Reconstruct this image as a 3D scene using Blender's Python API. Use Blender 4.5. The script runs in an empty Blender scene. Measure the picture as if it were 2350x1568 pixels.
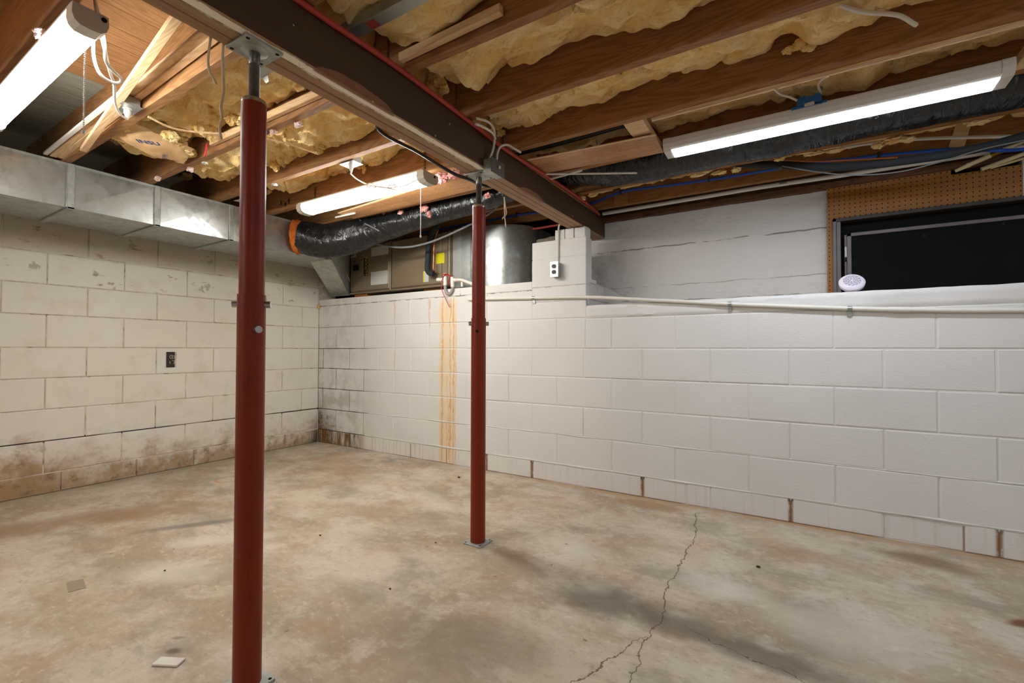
import bpy, bmesh, math, random
from mathutils import Vector, Matrix, noise
random.seed(7)
R = math.radians
SC = bpy.context.scene
COL = SC.collection

# ------------------------------------------------------------------ camera
FPX, YAW, PITCH, ROLL = 1050.6, R(31.742), R(1.028), R(.123)
CAM = Vector((4.1626, -2.9554, .9451))
_f = Vector((-math.sin(YAW)*math.cos(PITCH), math.cos(YAW)*math.cos(PITCH), math.sin(PITCH)))
_r = Vector((math.cos(YAW), math.sin(YAW), 0)); _u = _r.cross(_f)
_c, _s = math.cos(ROLL), math.sin(ROLL)
CR, CU = _c*_r + _s*_u, -_s*_r + _c*_u
cd = bpy.data.cameras.new('camera'); cam = bpy.data.objects.new('camera', cd); COL.objects.link(cam)
cd.sensor_width = 36; cd.lens = FPX/2350*36; cd.clip_start = .02
cam.matrix_world = Matrix(((CR.x, CU.x, -_f.x, CAM.x), (CR.y, CU.y, -_f.y, CAM.y), (CR.z, CU.z, -_f.z, CAM.z), (0, 0, 0, 1)))
SC.camera = cam
# ------------------------------------------------------------------ world, exposure
w = bpy.data.worlds.new('world'); SC.world = w; w.use_nodes = True
w.node_tree.nodes['Background'].inputs[0].default_value = (.9, .95, 1, 1)
w.node_tree.nodes['Background'].inputs[1].default_value = .02
SC.view_settings.view_transform = 'Standard'; SC.view_settings.look = 'None'
SC.view_settings.gamma = 1; SC.view_settings.use_curve_mapping = False
SC.view_settings.exposure = 0.15
SC.cycles.max_bounces = 6; SC.cycles.diffuse_bounces = 4; SC.cycles.glossy_bounces = 2; SC.cycles.transmission_bounces = 2
WARM, COOL = (1, .985, .94), (.80, .88, 1.0)       # tube colours of the shop lights and of the newer strip light
LIGHT_OLD, LIGHT_NEW = 46.0, 40.0                 # diffuser emission

def at(px, py, ax, val):
    """point of the room seen at photo pixel (px, py) on the plane ax = val"""
    v = CR*((px-1175)/FPX) + CU*(-(py-784)/FPX) + _f
    i = 'xyz'.index(ax); t = (val-CAM[i])/v[i]
    return CAM + v*t

# ------------------------------------------------------------------ node helpers
def lin(c):
    return tuple((x/12.92 if x <= .04045 else ((x+.055)/1.055)**2.4) for x in [v/255 for v in c]) + (1,)

class Mat:
    def __init__(s, name):
        s.m = bpy.data.materials.new(name); s.m.use_nodes = True
        s.t = s.m.node_tree; s.t.nodes.clear()
        s.geo = s.t.nodes.new('ShaderNodeNewGeometry'); s.tc = s.t.nodes.new('ShaderNodeTexCoord')
        s.oi = s.t.nodes.new('ShaderNodeObjectInfo')
        s.pos = s.geo.outputs['Position']; s.obj = s.tc.outputs['Object']; s.nrm = s.geo.outputs['Normal']
        s.rand = s.oi.outputs['Random']
    def put(s, inp, v):
        if isinstance(v, bpy.types.NodeSocket): s.t.links.new(v, inp)
        elif isinstance(v, (tuple, list)) and inp.type == 'RGBA': inp.default_value = lin(v) if len(v) == 3 and max(v) > 1 else tuple(v)+((1,) if len(v) == 3 else ())
        else: inp.default_value = v
    def math(s, op, a, b=0, c=0):
        n = s.t.nodes.new('ShaderNodeMath'); n.operation = op
        for i, v in enumerate((a, b, c)): s.put(n.inputs[i], v)
        return n.outputs[0]
    def add(s, *a):
        r = a[0]
        for b in a[1:]: r = s.math('ADD', r, b)
        return r
    def mul(s, *a):
        r = a[0]
        for b in a[1:]: r = s.math('MULTIPLY', r, b)
        return r
    def mx(s, a, b): return s.math('MAXIMUM', a, b)
    def vm(s, op, a, b):
        n = s.t.nodes.new('ShaderNodeVectorMath'); n.operation = op
        s.put(n.inputs[0], a); s.put(n.inputs[1], b); return n.outputs[0]
    def sc(s, v, k): return s.vm('MULTIPLY', v, k)
    def sep(s, v):
        n = s.t.nodes.new('ShaderNodeSeparateXYZ'); s.put(n.inputs[0], v); return n.outputs
    def com(s, x, y, z):
        n = s.t.nodes.new('ShaderNodeCombineXYZ')
        for i, v in enumerate((x, y, z)): s.put(n.inputs[i], v)
        return n.outputs[0]
    def noise(s, v, scale, detail=3, rough=.55, dist=0, col=False):
        n = s.t.nodes.new('ShaderNodeTexNoise'); s.put(n.inputs['Vector'], v)
        n.inputs['Scale'].default_value = scale; n.inputs['Detail'].default_value = detail
        n.inputs['Roughness'].default_value = rough; n.inputs['Distortion'].default_value = dist
        return n.outputs['Color' if col else 'Fac']
    def voro(s, v, scale, feat='F1', out='Distance'):
        n = s.t.nodes.new('ShaderNodeTexVoronoi'); n.feature = feat; s.put(n.inputs['Vector'], v)
        n.inputs['Scale'].default_value = scale; return n.outputs[out]
    def wave(s, v, scale, dist=2, detail=2, dscale=1):
        n = s.t.nodes.new('ShaderNodeTexWave'); s.put(n.inputs['Vector'], v)
        for k, x in (('Scale', scale), ('Distortion', dist), ('Detail', detail), ('Detail Scale', dscale)): n.inputs[k].default_value = x
        return n.outputs['Fac']
    def rng(s, v, a, b, c=0, d=1, smooth=True):
        n = s.t.nodes.new('ShaderNodeMapRange'); n.interpolation_type = 'SMOOTHSTEP' if smooth else 'LINEAR'
        for i, x in enumerate((v, a, b, c, d)): s.put(n.inputs[i], x)
        return n.outputs[0]
    def band(s, v, a, b, e):         # 1 inside a..b, soft edge e
        return s.mul(s.rng(v, a-e, a+e), s.rng(v, b-e, b+e, 1, 0))
    def mix(s, f, a, b, mode='MIX'):
        n = s.t.nodes.new('ShaderNodeMix'); n.data_type = 'RGBA'; n.blend_type = mode
        s.put(n.inputs[0], f); s.put(n.inputs[6], a); s.put(n.inputs[7], b); return n.outputs[2]
    def blob(s, x, y, cx, cy, rx, ry, ang, warp):
        dx, dy = s.math('SUBTRACT', x, cx), s.math('SUBTRACT', y, cy)
        ca, sa = math.cos(ang), math.sin(ang)
        u = s.math('DIVIDE', s.add(s.mul(dx, ca), s.mul(dy, sa)), rx); v = s.math('DIVIDE', s.add(s.mul(dx, -sa), s.mul(dy, ca)), ry)
        d = s.math('SQRT', s.add(s.mul(u, u), s.mul(v, v)))
        return s.rng(s.add(d, warp), .35, 1.15, 1, 0)
    def bump(s, h, strength=.3, dist=.01, n0=None):
        n = s.t.nodes.new('ShaderNodeBump'); n.inputs['Strength'].default_value = strength; n.inputs['Distance'].default_value = dist
        s.put(n.inputs['Height'], h)
        if n0 is not None: s.put(n.inputs['Normal'], n0)
        return n.outputs[0]
    def out(s, col, rough=.6, metal=0, normal=None, spec=.4, emit=None, estr=0, **kw):
        b = s.t.nodes.new('ShaderNodeBsdfPrincipled'); o = s.t.nodes.new('ShaderNodeOutputMaterial')
        s.put(b.inputs['Base Color'], col); s.put(b.inputs['Roughness'], rough); s.put(b.inputs['Metallic'], metal)
        b.inputs['Specular IOR Level'].default_value = spec
        if normal is not None: s.put(b.inputs['Normal'], normal)
        if emit is not None: s.put(b.inputs['Emission Color'], emit); b.inputs['Emission Strength'].default_value = estr
        for k, v in kw.items(): s.put(b.inputs[k], v)
        s.t.links.new(b.outputs[0], o.inputs[0]); return s.m

MATS = {}
def plain(name, col, rough=.5, metal=0, var=.06, bump=0, bscale=200, spec=.4, **kw):
    """simple procedural finish: a colour with slight mottling and optional fine relief"""
    if name in MATS: return MATS[name]
    m = Mat(name); n = m.noise(m.obj, 9, 3)
    dark = tuple(c*(1-var*2) for c in col); lite = tuple(min(255, c*(1+var)) for c in col)
    c = m.mix(n, dark, lite)
    nn = m.bump(m.noise(m.obj, bscale, 2), bump, .002) if bump else None
    MATS[name] = m.out(c, rough, metal, nn, spec, **kw); return MATS[name]

# ------------------------------------------------------------------ mesh helpers
class MB:
    def __init__(s): s.v = []; s.f = []
    def poly(s, vs, fs):
        o = len(s.v); s.v += [tuple(v) for v in vs]; s.f += [tuple(i+o for i in f) for f in fs]; return s
    def box(s, x0, x1, y0, y1, z0, z1, M=None):
        vs = [Vector((x, y, z)) for z in (z0, z1) for y in (y0, y1) for x in (x0, x1)]
        if M is not None: vs = [M @ v for v in vs]
        return s.poly(vs, [(0, 2, 3, 1), (4, 5, 7, 6), (0, 1, 5, 4), (2, 6, 7, 3), (0, 4, 6, 2), (1, 3, 7, 5)])
    def cbox(s, x0, x1, y0, y1, z0, z1, c=.003, M=None):      # chamfered box
        bm = bmesh.new(); g = bmesh.ops.create_cube(bm, size=1)
        for v in g['verts']: v.co = Vector(((x0+x1)/2+v.co.x*(x1-x0), (y0+y1)/2+v.co.y*(y1-y0), (z0+z1)/2+v.co.z*(z1-z0)))
        bmesh.ops.bevel(bm, geom=bm.edges[:], offset=c, segments=1, affect='EDGES')
        bm.verts.index_update()
        vs = [(M @ v.co) if M is not None else v.co.copy() for v in bm.verts]
        s.poly(vs, [[v.index for v in f.verts] for f in bm.faces]); bm.free(); return s
    def tube(s, pts, r, n=8, caps=True, jit=None):
        pts = [Vector(p) for p in pts]; rs = r if isinstance(r, (list, tuple)) else [r]*len(pts)
        rings = []; t0 = (pts[1]-pts[0]).normalized()
        a = t0.orthogonal().normalized(); base = len(s.v)
        for i, p in enumerate(pts):
            t = (pts[min(i+1, len(pts)-1)]-pts[max(i-1, 0)])
            t = t.normalized() if t.length > 1e-9 else t0
            q = t0.rotation_difference(t); a = (q @ a); a = (a-t*a.dot(t)).normalized(); b = t.cross(a); t0 = t
            for k in range(n):
                th = 2*math.pi*k/n; rr = rs[i]*(jit(i, k) if jit else 1)
                s.v.append(tuple(p+(a*math.cos(th)+b*math.sin(th))*rr))
        for i in range(len(pts)-1):
            for k in range(n):
                s.f.append((base+i*n+k, base+i*n+(k+1) % n, base+(i+1)*n+(k+1) % n, base+(i+1)*n+k))
        if caps:
            s.f.append(tuple(base+k for k in reversed(range(n)))); s.f.append(tuple(base+(len(pts)-1)*n+k for k in range(n)))
        return s
    def cyl(s, p0, p1, r, n=20): return s.tube([p0, p1], r, n)
    def lathe(s, c, prof, n=24, axis='z'):
        base = len(s.v); c = Vector(c)
        for (r, h) in prof:
            for k in range(n):
                th = 2*math.pi*k/n; u, v = r*math.cos(th), r*math.sin(th)
                s.v.append(tuple(c+Vector({'z': (u, v, h), 'y': (u, h, v), 'x': (h, u, v)}[axis])))
        for i in range(len(prof)-1):
            for k in range(n): s.f.append((base+i*n+k, base+i*n+(k+1) % n, base+(i+1)*n+(k+1) % n, base+(i+1)*n+k))
        return s
    def ext(s, poly, d, M=None):     # polygon (3d points) extruded by vector d
        p = [Vector(q) for q in poly]; d = Vector(d); n = len(p)
        vs = p+[q+d for q in p]
        if M is not None: vs = [M @ v for v in vs]
        return s.poly(vs, [tuple(reversed(range(n))), tuple(range(n, 2*n))]+[(i, (i+1) % n, n+(i+1) % n, n+i) for i in range(n)])
    def ball(s, c, r, seg=12, rings=8, fn=None):
        base = len(s.v); c = Vector(c); r = Vector(r) if hasattr(r, '__len__') else Vector((r, r, r))
        for i in range(rings+1):
            ph = math.pi*i/rings
            for k in range(seg):
                th = 2*math.pi*k/seg; d = Vector((math.sin(ph)*math.cos(th), math.sin(ph)*math.sin(th), math.cos(ph)))
                m = fn(d) if fn else 1
                s.v.append(tuple(c+Vector((d.x*r.x, d.y*r.y, d.z*r.z))*m))
        for i in range(rings):
            for k in range(seg): s.f.append((base+i*seg+k, base+(i+1)*seg+k, base+(i+1)*seg+(k+1) % seg, base+i*seg+(k+1) % seg))
        return s
    def mesh(s, name, mat, smooth=False):
        me = bpy.data.meshes.new(name); me.from_pydata(s.v, [], s.f)
        bm = bmesh.new(); bm.from_mesh(me); bmesh.ops.recalc_face_normals(bm, faces=bm.faces[:]); bm.to_mesh(me); bm.free()
        if smooth:
            me.polygons.foreach_set('use_smooth', [True]*len(me.polygons)); me.set_sharp_from_angle(angle=R(40))
        if mat: me.materials.append(mat)
        return me
    def build(s, name, mat, parent=None, smooth=False, **kw):
        return link(name, s.mesh(name, mat, smooth), parent, **kw)
def link(name, me, parent=None, loc=None, label=None, cat=None, group=None, kind=None):
    o = bpy.data.objects.new(name, me); COL.objects.link(o)
    if parent: o.parent = parent
    if loc is not None: o.location = loc
    tag(o, label, cat, group, kind); return o
def tag(o, label=None, cat=None, group=None, kind=None):
    if label: o['label'] = label
    if cat: o['category'] = cat
    if group: o['group'] = group
    if kind: o['kind'] = kind
def thing(name, label, cat, loc=(0, 0, 0), group=None):
    """an Empty at the thing's base; its parts are built in world coordinates and shifted under it"""
    o = bpy.data.objects.new(name, None); COL.objects.link(o); o.location = loc; o.empty_display_size = .05
    tag(o, label, cat, group); return o
def part(mb, name, mat, root, smooth=False, label=None, kind=None):
    o = mb.build(name, mat, None, smooth, label=label, kind=kind)
    o.parent = root
    off = Vector((0, 0, 0)); p = root
    while p is not None: off += p.location; p = p.parent
    o.location = -off; return o
def spl(pts, n=8):       # Catmull-Rom through points
    P = [Vector(p) for p in pts]; P = [P[0]*2-P[1]]+P+[P[-1]*2-P[-2]]; out = []
    for i in range(1, len(P)-2):
        a, b, c, d = P[i-1:i+3]
        for k in range(n):
            t = k/n
            out.append(.5*((2*b)+(c-a)*t+(2*a-5*b+4*c-d)*t*t+(3*b-a-3*c+d)*t*t*t))
    out.append(P[-2]); return out
def copy_tree(o, parent=None):
    c = o.copy(); COL.objects.link(c); c.parent = parent
    for ch in o.children: copy_tree(ch, c)
    return c
def fbm(p, oct=4): return noise.fractal(Vector(p), 1.0, 2.0, oct)

# ------------------------------------------------------------------ materials of the shell
def mat_floor():
    m = Mat('concrete_floor'); x, y, z = m.sep(m.pos)
    p = m.com(x, y, 0)
    wv = m.sc(m.vm('SUBTRACT', m.noise(p, 1.6, 4, col=True), (.5, .5, .5)), (.28, .28, 0)); pw = m.vm('ADD', p, wv)
    st = m.sc(pw, (1, 1.5, 1))
    n1 = m.noise(st, 1.5, 6, .62); n2 = m.noise(pw, 4.2, 7, .68); n3 = m.noise(pw, 5, 7, .7); n4 = m.noise(p, 60, 3, .6); n5 = m.noise(m.sc(p, (1, 1.5, 1)), 24, 5, .75)
    c = m.mix(m.rng(n1, .34, .66), (158, 142, 117), (192, 180, 160))
    c = m.mix(m.mul(m.rng(n2, .48, .68), .75), c, (168, 142, 112))
    c = m.mix(m.mul(m.rng(n3, .48, .66), .6), c, (200, 190, 173))
    c = m.mix(m.mul(m.rng(n5, .52, .70), .5), c, (140, 122, 98)); c = m.mix(m.mul(m.rng(n5, .46, .32), .35), c, (222, 214, 198))
    c = m.mix(m.mul(m.rng(m.noise(m.sc(pw, (1, 1.7, 1)), 2.3, 6, .7), .5, .66), .65), c, (142, 134, 116))
    c = m.mix(m.mul(m.rng(n4, .62, .74), .35), c, (120, 100, 76))
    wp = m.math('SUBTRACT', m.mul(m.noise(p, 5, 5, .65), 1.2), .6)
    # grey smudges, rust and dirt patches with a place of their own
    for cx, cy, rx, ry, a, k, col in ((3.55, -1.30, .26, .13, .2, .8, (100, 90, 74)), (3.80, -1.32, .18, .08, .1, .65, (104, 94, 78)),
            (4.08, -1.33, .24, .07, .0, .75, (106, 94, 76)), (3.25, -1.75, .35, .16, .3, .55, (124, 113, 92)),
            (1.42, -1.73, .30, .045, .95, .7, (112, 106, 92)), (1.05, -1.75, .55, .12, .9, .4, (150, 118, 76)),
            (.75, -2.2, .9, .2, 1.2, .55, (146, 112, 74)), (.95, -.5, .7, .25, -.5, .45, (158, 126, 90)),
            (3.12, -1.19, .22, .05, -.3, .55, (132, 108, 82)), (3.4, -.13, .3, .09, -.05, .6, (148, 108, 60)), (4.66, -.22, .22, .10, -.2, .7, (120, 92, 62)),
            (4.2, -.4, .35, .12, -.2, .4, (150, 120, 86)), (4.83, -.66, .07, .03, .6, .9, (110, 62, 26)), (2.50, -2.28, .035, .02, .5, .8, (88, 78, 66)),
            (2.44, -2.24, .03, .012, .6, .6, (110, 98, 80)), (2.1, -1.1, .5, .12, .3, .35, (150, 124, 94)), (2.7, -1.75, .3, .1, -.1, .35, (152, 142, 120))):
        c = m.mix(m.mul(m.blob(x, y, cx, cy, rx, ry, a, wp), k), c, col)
    for cx, cy, rx, ry, a, k in ((1.75, -1.75, .30, .08, .8, .5), (1.9, -2.05, .25, .12, .5, .45), (3.2, -.9, .3, .1, -.2, .4), (3.9, -.95, .2, .12, .1, .45), (4.3, -1.05, .3, .2, .1, .4), (2.2, -.75, .3, .1, -.4, .4)):
        c = m.mix(m.mul(m.blob(x, y, cx, cy, rx, ry, a, wp), k), c, (207, 200, 184))
    # rust ring left by a can
    d = m.math('SQRT', m.add(m.mul(m.math('SUBTRACT', x, .66), m.math('SUBTRACT', x, .66)), m.mul(m.math('SUBTRACT', y, -1.2), m.math('SUBTRACT', y, -1.2))))
    c = m.mix(m.mul(m.band(d, .065, .085, .008), .7), c, (188, 128, 60))
    # orange brown line where floor meets the block wall
    c = m.mix(m.mul(m.rng(m.add(y, m.mul(wp, .06)), -.10, .0), m.rng(x, 1.9, 2.9), .6), c, (166, 124, 74))
    c = m.mix(m.mul(m.rng(m.add(x, m.mul(wp, .05)), .22, .0), .45), c, (150, 140, 112))
    # cracks
    wob = m.mul(m.math('SUBTRACT', m.noise(p, 5, 5, .62), .5), .14)
    cr = None
    for (ax, ay, bx, by, wd) in ((3.685, -.10, 3.745, -1.30, .0035), (3.745, -1.28, 3.74, -1.95, .003), (3.735, -1.42, 3.60, -1.75, .0028), (3.80, -1.30, 4.25, -1.42, .002)):
        L = math.hypot(bx-ax, by-ay); ux, uy = (bx-ax)/L, (by-ay)/L
        dx, dy = m.math('SUBTRACT', x, ax), m.math('SUBTRACT', y, ay)
        al = m.add(m.mul(dx, ux), m.mul(dy, uy)); dd = m.math('ABSOLUTE', m.add(m.mul(dx, -uy), m.mul(dy, ux), wob))
        k = m.mul(m.rng(dd, wd*.4, wd, 1, 0), m.band(al, 0, L, .01))
        cr = k if cr is None else m.mx(cr, k)
    c = m.mix(m.mul(cr, .85), c, (84, 72, 58))
    spots = m.rng(m.voro(pw, 7), .035, .05, 1, 0)
    c = m.mix(m.mul(spots, .6), c, (96, 74, 52))
    h = m.add(m.mul(n4, .4), m.mul(m.noise(m.sc(p, (3, 1, 1)), 18, 3, .6), .6))
    return m.out(c, m.rng(n2, .2, .8, .55, .8), 0, m.bump(h, .45, .005), .35)

def mat_paint(name, side, feat='', st=.5):
    """painted block wall; feat lists the wear found where these blocks sit"""
    m = Mat(name); x, y, z = m.sep(m.pos); p = m.pos; mortar = 'mortar' in feat
    mid = m.noise(p, 6, 4, .62); fine = m.noise(p, 42, 3, .6)
    if side == 'r':
        c = m.mix(m.noise(p, 1.7, 2, .6), (206, 202, 196), (221, 218, 213))
        c = m.mix(m.rng(fine, .27, .20), c, (150, 138, 122))
        if 'corner' in feat:
            damp = m.mul(m.rng(m.add(m.mul(x, .85), m.mul(z, .75), m.mul(m.math('SUBTRACT', mid, .5), .75)), .42, .12), .9)
            c = m.mix(m.mul(m.rng(x, .30, .95, 1, 0), m.rng(mid, .42, .62), m.rng(z, .2, .9, .6, .25)), c, (150, 142, 124))
            c = m.mix(damp, c, (112, 88, 54)); c = m.mix(m.mul(damp, m.rng(fine, .48, .6)), c, (48, 38, 24))
            low = m.mul(m.rng(z, .12, .135, 1, 0), m.rng(x, .58, .72, 1, 0))
            c = m.mix(m.mul(low, m.rng(m.noise(m.sc(p, (9, 1, 1.2)), 3, 3, .7), .35, .6)), c, (108, 72, 30))
        if 'base' in feat:
            c = m.mix(m.mul(m.rng(z, .12, .14, 1, 0), m.rng(m.noise(m.sc(p, (14, 1, .6)), 2, 2, .7), .48, .68), m.rng(x, 2.2, 1.9, .18, .55)), c, (192, 158, 112))
            wx = m.math('FRACT', m.math('DIVIDE', m.math('SUBTRACT', x, .477-.2032), .4064))
            weep = m.mul(m.rng(m.math('ABSOLUTE', m.math('SUBTRACT', wx, .5)), .012, .045, 1, 0), m.rng(m.noise(p, 30, 2), .3, .5, .5, 1), m.rng(m.noise(m.com(x, 3, 0), 2.3, 1), .38, .5), m.rng(x, 1.9, 2.1))
            c = m.mix(m.mul(weep, .85), c, (132, 84, 30)); c = m.mix(m.mul(weep, m.rng(z, .105, .125)), c, (46, 32, 18))
        if 'rust' in feat:
            wz = m.mul(m.math('SUBTRACT', m.noise(m.com(m.mul(x, 3), 0, z), 7, 5, .7), .5), .075); wx = m.add(x, wz)
            wash = m.mul(m.band(wx, 1.615, 1.795, .012), m.rng(z, 1.42, 1.28, 0, 1), m.rng(mid, .25, .6, .4, .72))
            c = m.mix(wash, c, (222, 194, 142))
            strk = None
            for (cx, wd, k, top, bot) in ((1.648, .015, .6, 1.36, 0), (1.735, .009, .65, 1.36, 0), (1.768, .008, .75, 1.40, 0), (1.70, .006, .5, .75, 0), (1.788, .005, .55, 1.2, 0), (1.72, .006, .6, .5, 0), (1.09, .013, .4, 1.44, .75), (1.50, .015, .5, 1.45, 1.13), (1.26, .010, .4, 1.36, 1.3)):
                k = m.mul(m.rng(m.math('ABSOLUTE', m.math('SUBTRACT', wx, cx)), wd*.2, wd, 1, 0), m.band(z, bot, top, .05), k)
                strk = k if strk is None else m.mx(strk, k)
            c = m.mix(m.mul(strk, m.rng(mid, .3, .6, .6, 1)), c, (196, 130, 48))
        if mortar:
            k = m.mul(m.rng(x, .55, .95, 1, 0), m.rng(z, 1.3, .9, .35, 1))
            c = m.mix(m.mul(k, m.rng(mid, .3, .5, .5, 1)), c, (66, 54, 36))
            lw = m.mul(m.band(z, .122, .134, .004), m.rng(m.noise(m.com(x, 0, 7), 2.4, 2), .5, .6))
            c = m.mix(m.mul(lw, .9), c, (60, 42, 22))
            wj = m.mul(m.rng(z, .125, .115), m.rng(m.noise(m.com(x, 3, 0), 2.3, 1), .38, .5), m.rng(x, .9, 1.2))
            c = m.mix(m.mul(wj, .9), c, (122, 76, 28))
            crk = m.mul(m.band(z, 1.37, 1.40, .004), m.rng(m.noise(m.com(x, 0, 3), 9, 2), .42, .6))
            c = m.mix(m.mul(crk, .9), c, (80, 66, 48))
    else:
        c = m.mix(m.noise(p, 1.9, 3, .6), (214, 208, 195), (230, 226, 216))
        c = m.mix(m.mul(m.rng(mid, .5, .7), .5), c, (208, 197, 176))
        if 'top' in feat:
            c = m.mix(m.mul(m.rng(z, 1.55, 1.60), .6), c, (172, 158, 130))
            c = m.mix(m.mul(m.rng(m.noise(m.sc(p, (1, 1, 2.5)), 5.5, 4, .7), .60, .68), .8), c, (150, 110, 58))
            c = m.mix(m.mul(m.rng(m.noise(p, 8, 4, .65), .62, .68), .55), c, (128, 122, 110))
        if 'low' in feat:
            ed = m.add(z, m.mul(m.math('SUBTRACT', mid, .5), .6))
            c = m.mix(m.mul(m.rng(m.noise(m.sc(p, (1, .8, 1.3)), 3.4, 5, .7), .50, .70), m.rng(z, .55, .2, 0, 1), .6), c, (150, 134, 108))
            c = m.mix(m.mul(m.rng(ed, .36, .12), m.rng(y, -1.5, -2.25, .15, 1)), c, (164, 132, 90))
            c = m.mix(m.mul(m.rng(ed, .19, .02), .85), c, (160, 132, 96))
            c = m.mix(m.mul(m.mx(m.rng(z, .17, .12), m.mul(m.rng(z, .34, .30), m.rng(y, -1.7, -2.2, .3, 1))), m.rng(m.noise(p, 13, 4, .75), .5, .68), .55), c, (92, 70, 46))
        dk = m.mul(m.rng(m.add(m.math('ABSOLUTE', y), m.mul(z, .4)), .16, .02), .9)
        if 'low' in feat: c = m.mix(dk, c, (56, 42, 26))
        if mortar:
            c = m.mix(m.rng(m.noise(p, 5, 3, .7), .36, .58, .12, .6), c, (164, 132, 88))
            c = m.mix(m.mul(m.rng(m.noise(p, 7, 3, .7), .55, .66), .7), c, (100, 74, 44))
            c = m.mix(m.mul(m.band(z, .33, .352, .003), m.rng(m.noise(m.com(0, y, 0), 2.2, 2), .36, .5)), c, (40, 28, 16))
    h = m.add(m.mul(m.noise(p, 9, 2, .6), .3), m.mul(m.noise(m.sc(p, (1, 1, 1.6)), 70, 2, .6), .5))
    return m.out(c, .62, 0, m.bump(h, st, .004), .3)

def mat_wood(name, a, b, dark, axis='x', scale=1.0, knots=True, rough=.62, randcol=.25, band=26):
    m = Mat(name); x, y, z = m.sep(m.pos)
    sh = m.mul(m.rand, 17.0)
    if axis == 'x': v = m.com(m.mul(x, .55), m.add(m.mul(y, 6), sh), m.mul(z, 6))
    else: v = m.com(m.add(m.mul(x, 6), sh), m.mul(y, .55), m.mul(z, 6))
    n1 = m.noise(v, 1.5*scale, 5, .6, .6); g = m.wave(m.vm('ADD', v, m.sc(m.noise(v, 1.2, 3, col=True), (1.6, 1.6, 1.6))), band*.12, 3.5, 3, 1.5)
    fine = m.noise(m.sc(v, (2, 9, 9)), 6, 3, .6)
    c = m.mix(n1, a, b); c = m.mix(m.mul(m.rng(g, .3, 1), .38), c, dark); c = m.mix(m.mul(m.rng(fine, .5, .75), .3), c, dark)
    if knots:
        kn = m.rng(m.voro(m.sc(v, (1.6, .28, .28)), 1.9), .05, .13, 1, 0)
        c = m.mix(m.mul(kn, .7), c, tuple(k*.45 for k in dark))
    c = m.mix(m.mul(m.rand, randcol), c, dark)
    return m.out(c, rough, 0, m.bump(m.add(m.mul(g, .4), m.mul(fine, .6)), .25, .003), .3)

def mat_galv(name, base=(184, 188, 184), rough=.34, scale=26, metal=.82):
    m = Mat(name); sp = m.voro(m.obj, scale, out='Color'); s1 = m.sep(sp)[0]
    n = m.noise(m.obj, 3, 4); n2 = m.noise(m.sc(m.obj, (1, 1, 1)), 14, 5, .7)
    c = m.mix(m.mul(s1, .5), base, tuple(k*.78 for k in base)); c = m.mix(m.mul(m.rng(n2, .5, .72), .45), c, tuple(k*.62 for k in base))
    r = m.add(m.mul(s1, .12), m.mul(n, .16), rough-.12)
    return m.out(c, r, metal, m.bump(m.add(m.mul(n, .8), m.mul(n2, .12)), .14, .02), .5)

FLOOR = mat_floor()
PAINT_R, MORT_R = mat_paint('white_block_paint', 'r'), mat_paint('white_mortar_paint', 'r', 'mortar')
PAINT_RC, PAINT_RR, PAINT_RB, PAINT_RRB = mat_paint('damp_corner_paint', 'r', 'corner'), mat_paint('rust_streaked_paint', 'r', 'rust'), mat_paint('base_course_paint', 'r', 'base'), mat_paint('rusty_base_paint', 'r', 'base rust')
PAINT_RCB = mat_paint('damp_base_paint', 'r', 'corner base')
PAINT_L, MORT_L = mat_paint('stained_block_paint', 'l'), mat_paint('stained_mortar', 'l', 'mortar')
PAINT_LT, PAINT_LL = mat_paint('dusty_top_paint', 'l', 'top'), mat_paint('grimy_low_paint', 'l', 'low')
JOIST = mat_wood('joist_wood', (150, 106, 64), (178, 133, 87), (102, 66, 36))
JOISTD = mat_wood('aged_joist_wood', (150, 102, 56), (178, 128, 78), (98, 60, 28))
BOARD = mat_wood('subfloor_wood', (164, 119, 76), (188, 142, 96), (112, 74, 42), axis='y')
BOARDG = mat_wood('grey_subfloor_wood', (150, 150, 138), (172, 170, 154), (110, 110, 100), axis='y', randcol=.1)
PINE = mat_wood('pale_pine', (222, 186, 140), (236, 206, 164), (192, 148, 100), knots=False, randcol=.1)
GALV = mat_galv('galvanised_steel')
GALVD = mat_galv('dull_galvanised_steel', (172, 176, 170), .5, 26, .55)

# ------------------------------------------------------------------ shell
X1, Y0, ZJ, ZS = 8.2, -6.2, 1.99, 2.225       # room limits, joist underside, subfloor underside
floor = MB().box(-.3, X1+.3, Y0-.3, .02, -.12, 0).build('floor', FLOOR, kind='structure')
ZC = [0, .131, .342, .548, .752, .953, 1.167, 1.367, 1.5755, 1.789, 1.985]
BLK = {}
def block_mesh(w, h, axis, mat):
    key = (round(w, 3), round(h, 3), axis, mat.name)
    if key not in BLK:
        c, d = .004, .06
        # local: u along the wall, depth into the wall, z up; front face chamfered
        P = lambda u, q, z: (u, q, z) if axis == 'x' else (-q, -u, z)
        vs = [P(c, 0, c), P(w-c, 0, c), P(w-c, 0, h-c), P(c, 0, h-c), P(0, c*.6, 0), P(w, c*.6, 0), P(w, c*.6, h), P(0, c*.6, h), P(0, d, 0), P(w, d, 0), P(w, d, h), P(0, d, h)]
        fs = [(0, 1, 2, 3)]+[(i, 4+i, 4+(i+1) % 4, (i+1) % 4) for i in range(4)]+[(4+i, 8+i, 8+(i+1) % 4, 4+(i+1) % 4) for i in range(4)]+[(8, 11, 10, 9)]
        BLK[key] = MB().poly(vs, fs).mesh('block', mat)
    return BLK[key]
J = .0065
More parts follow.
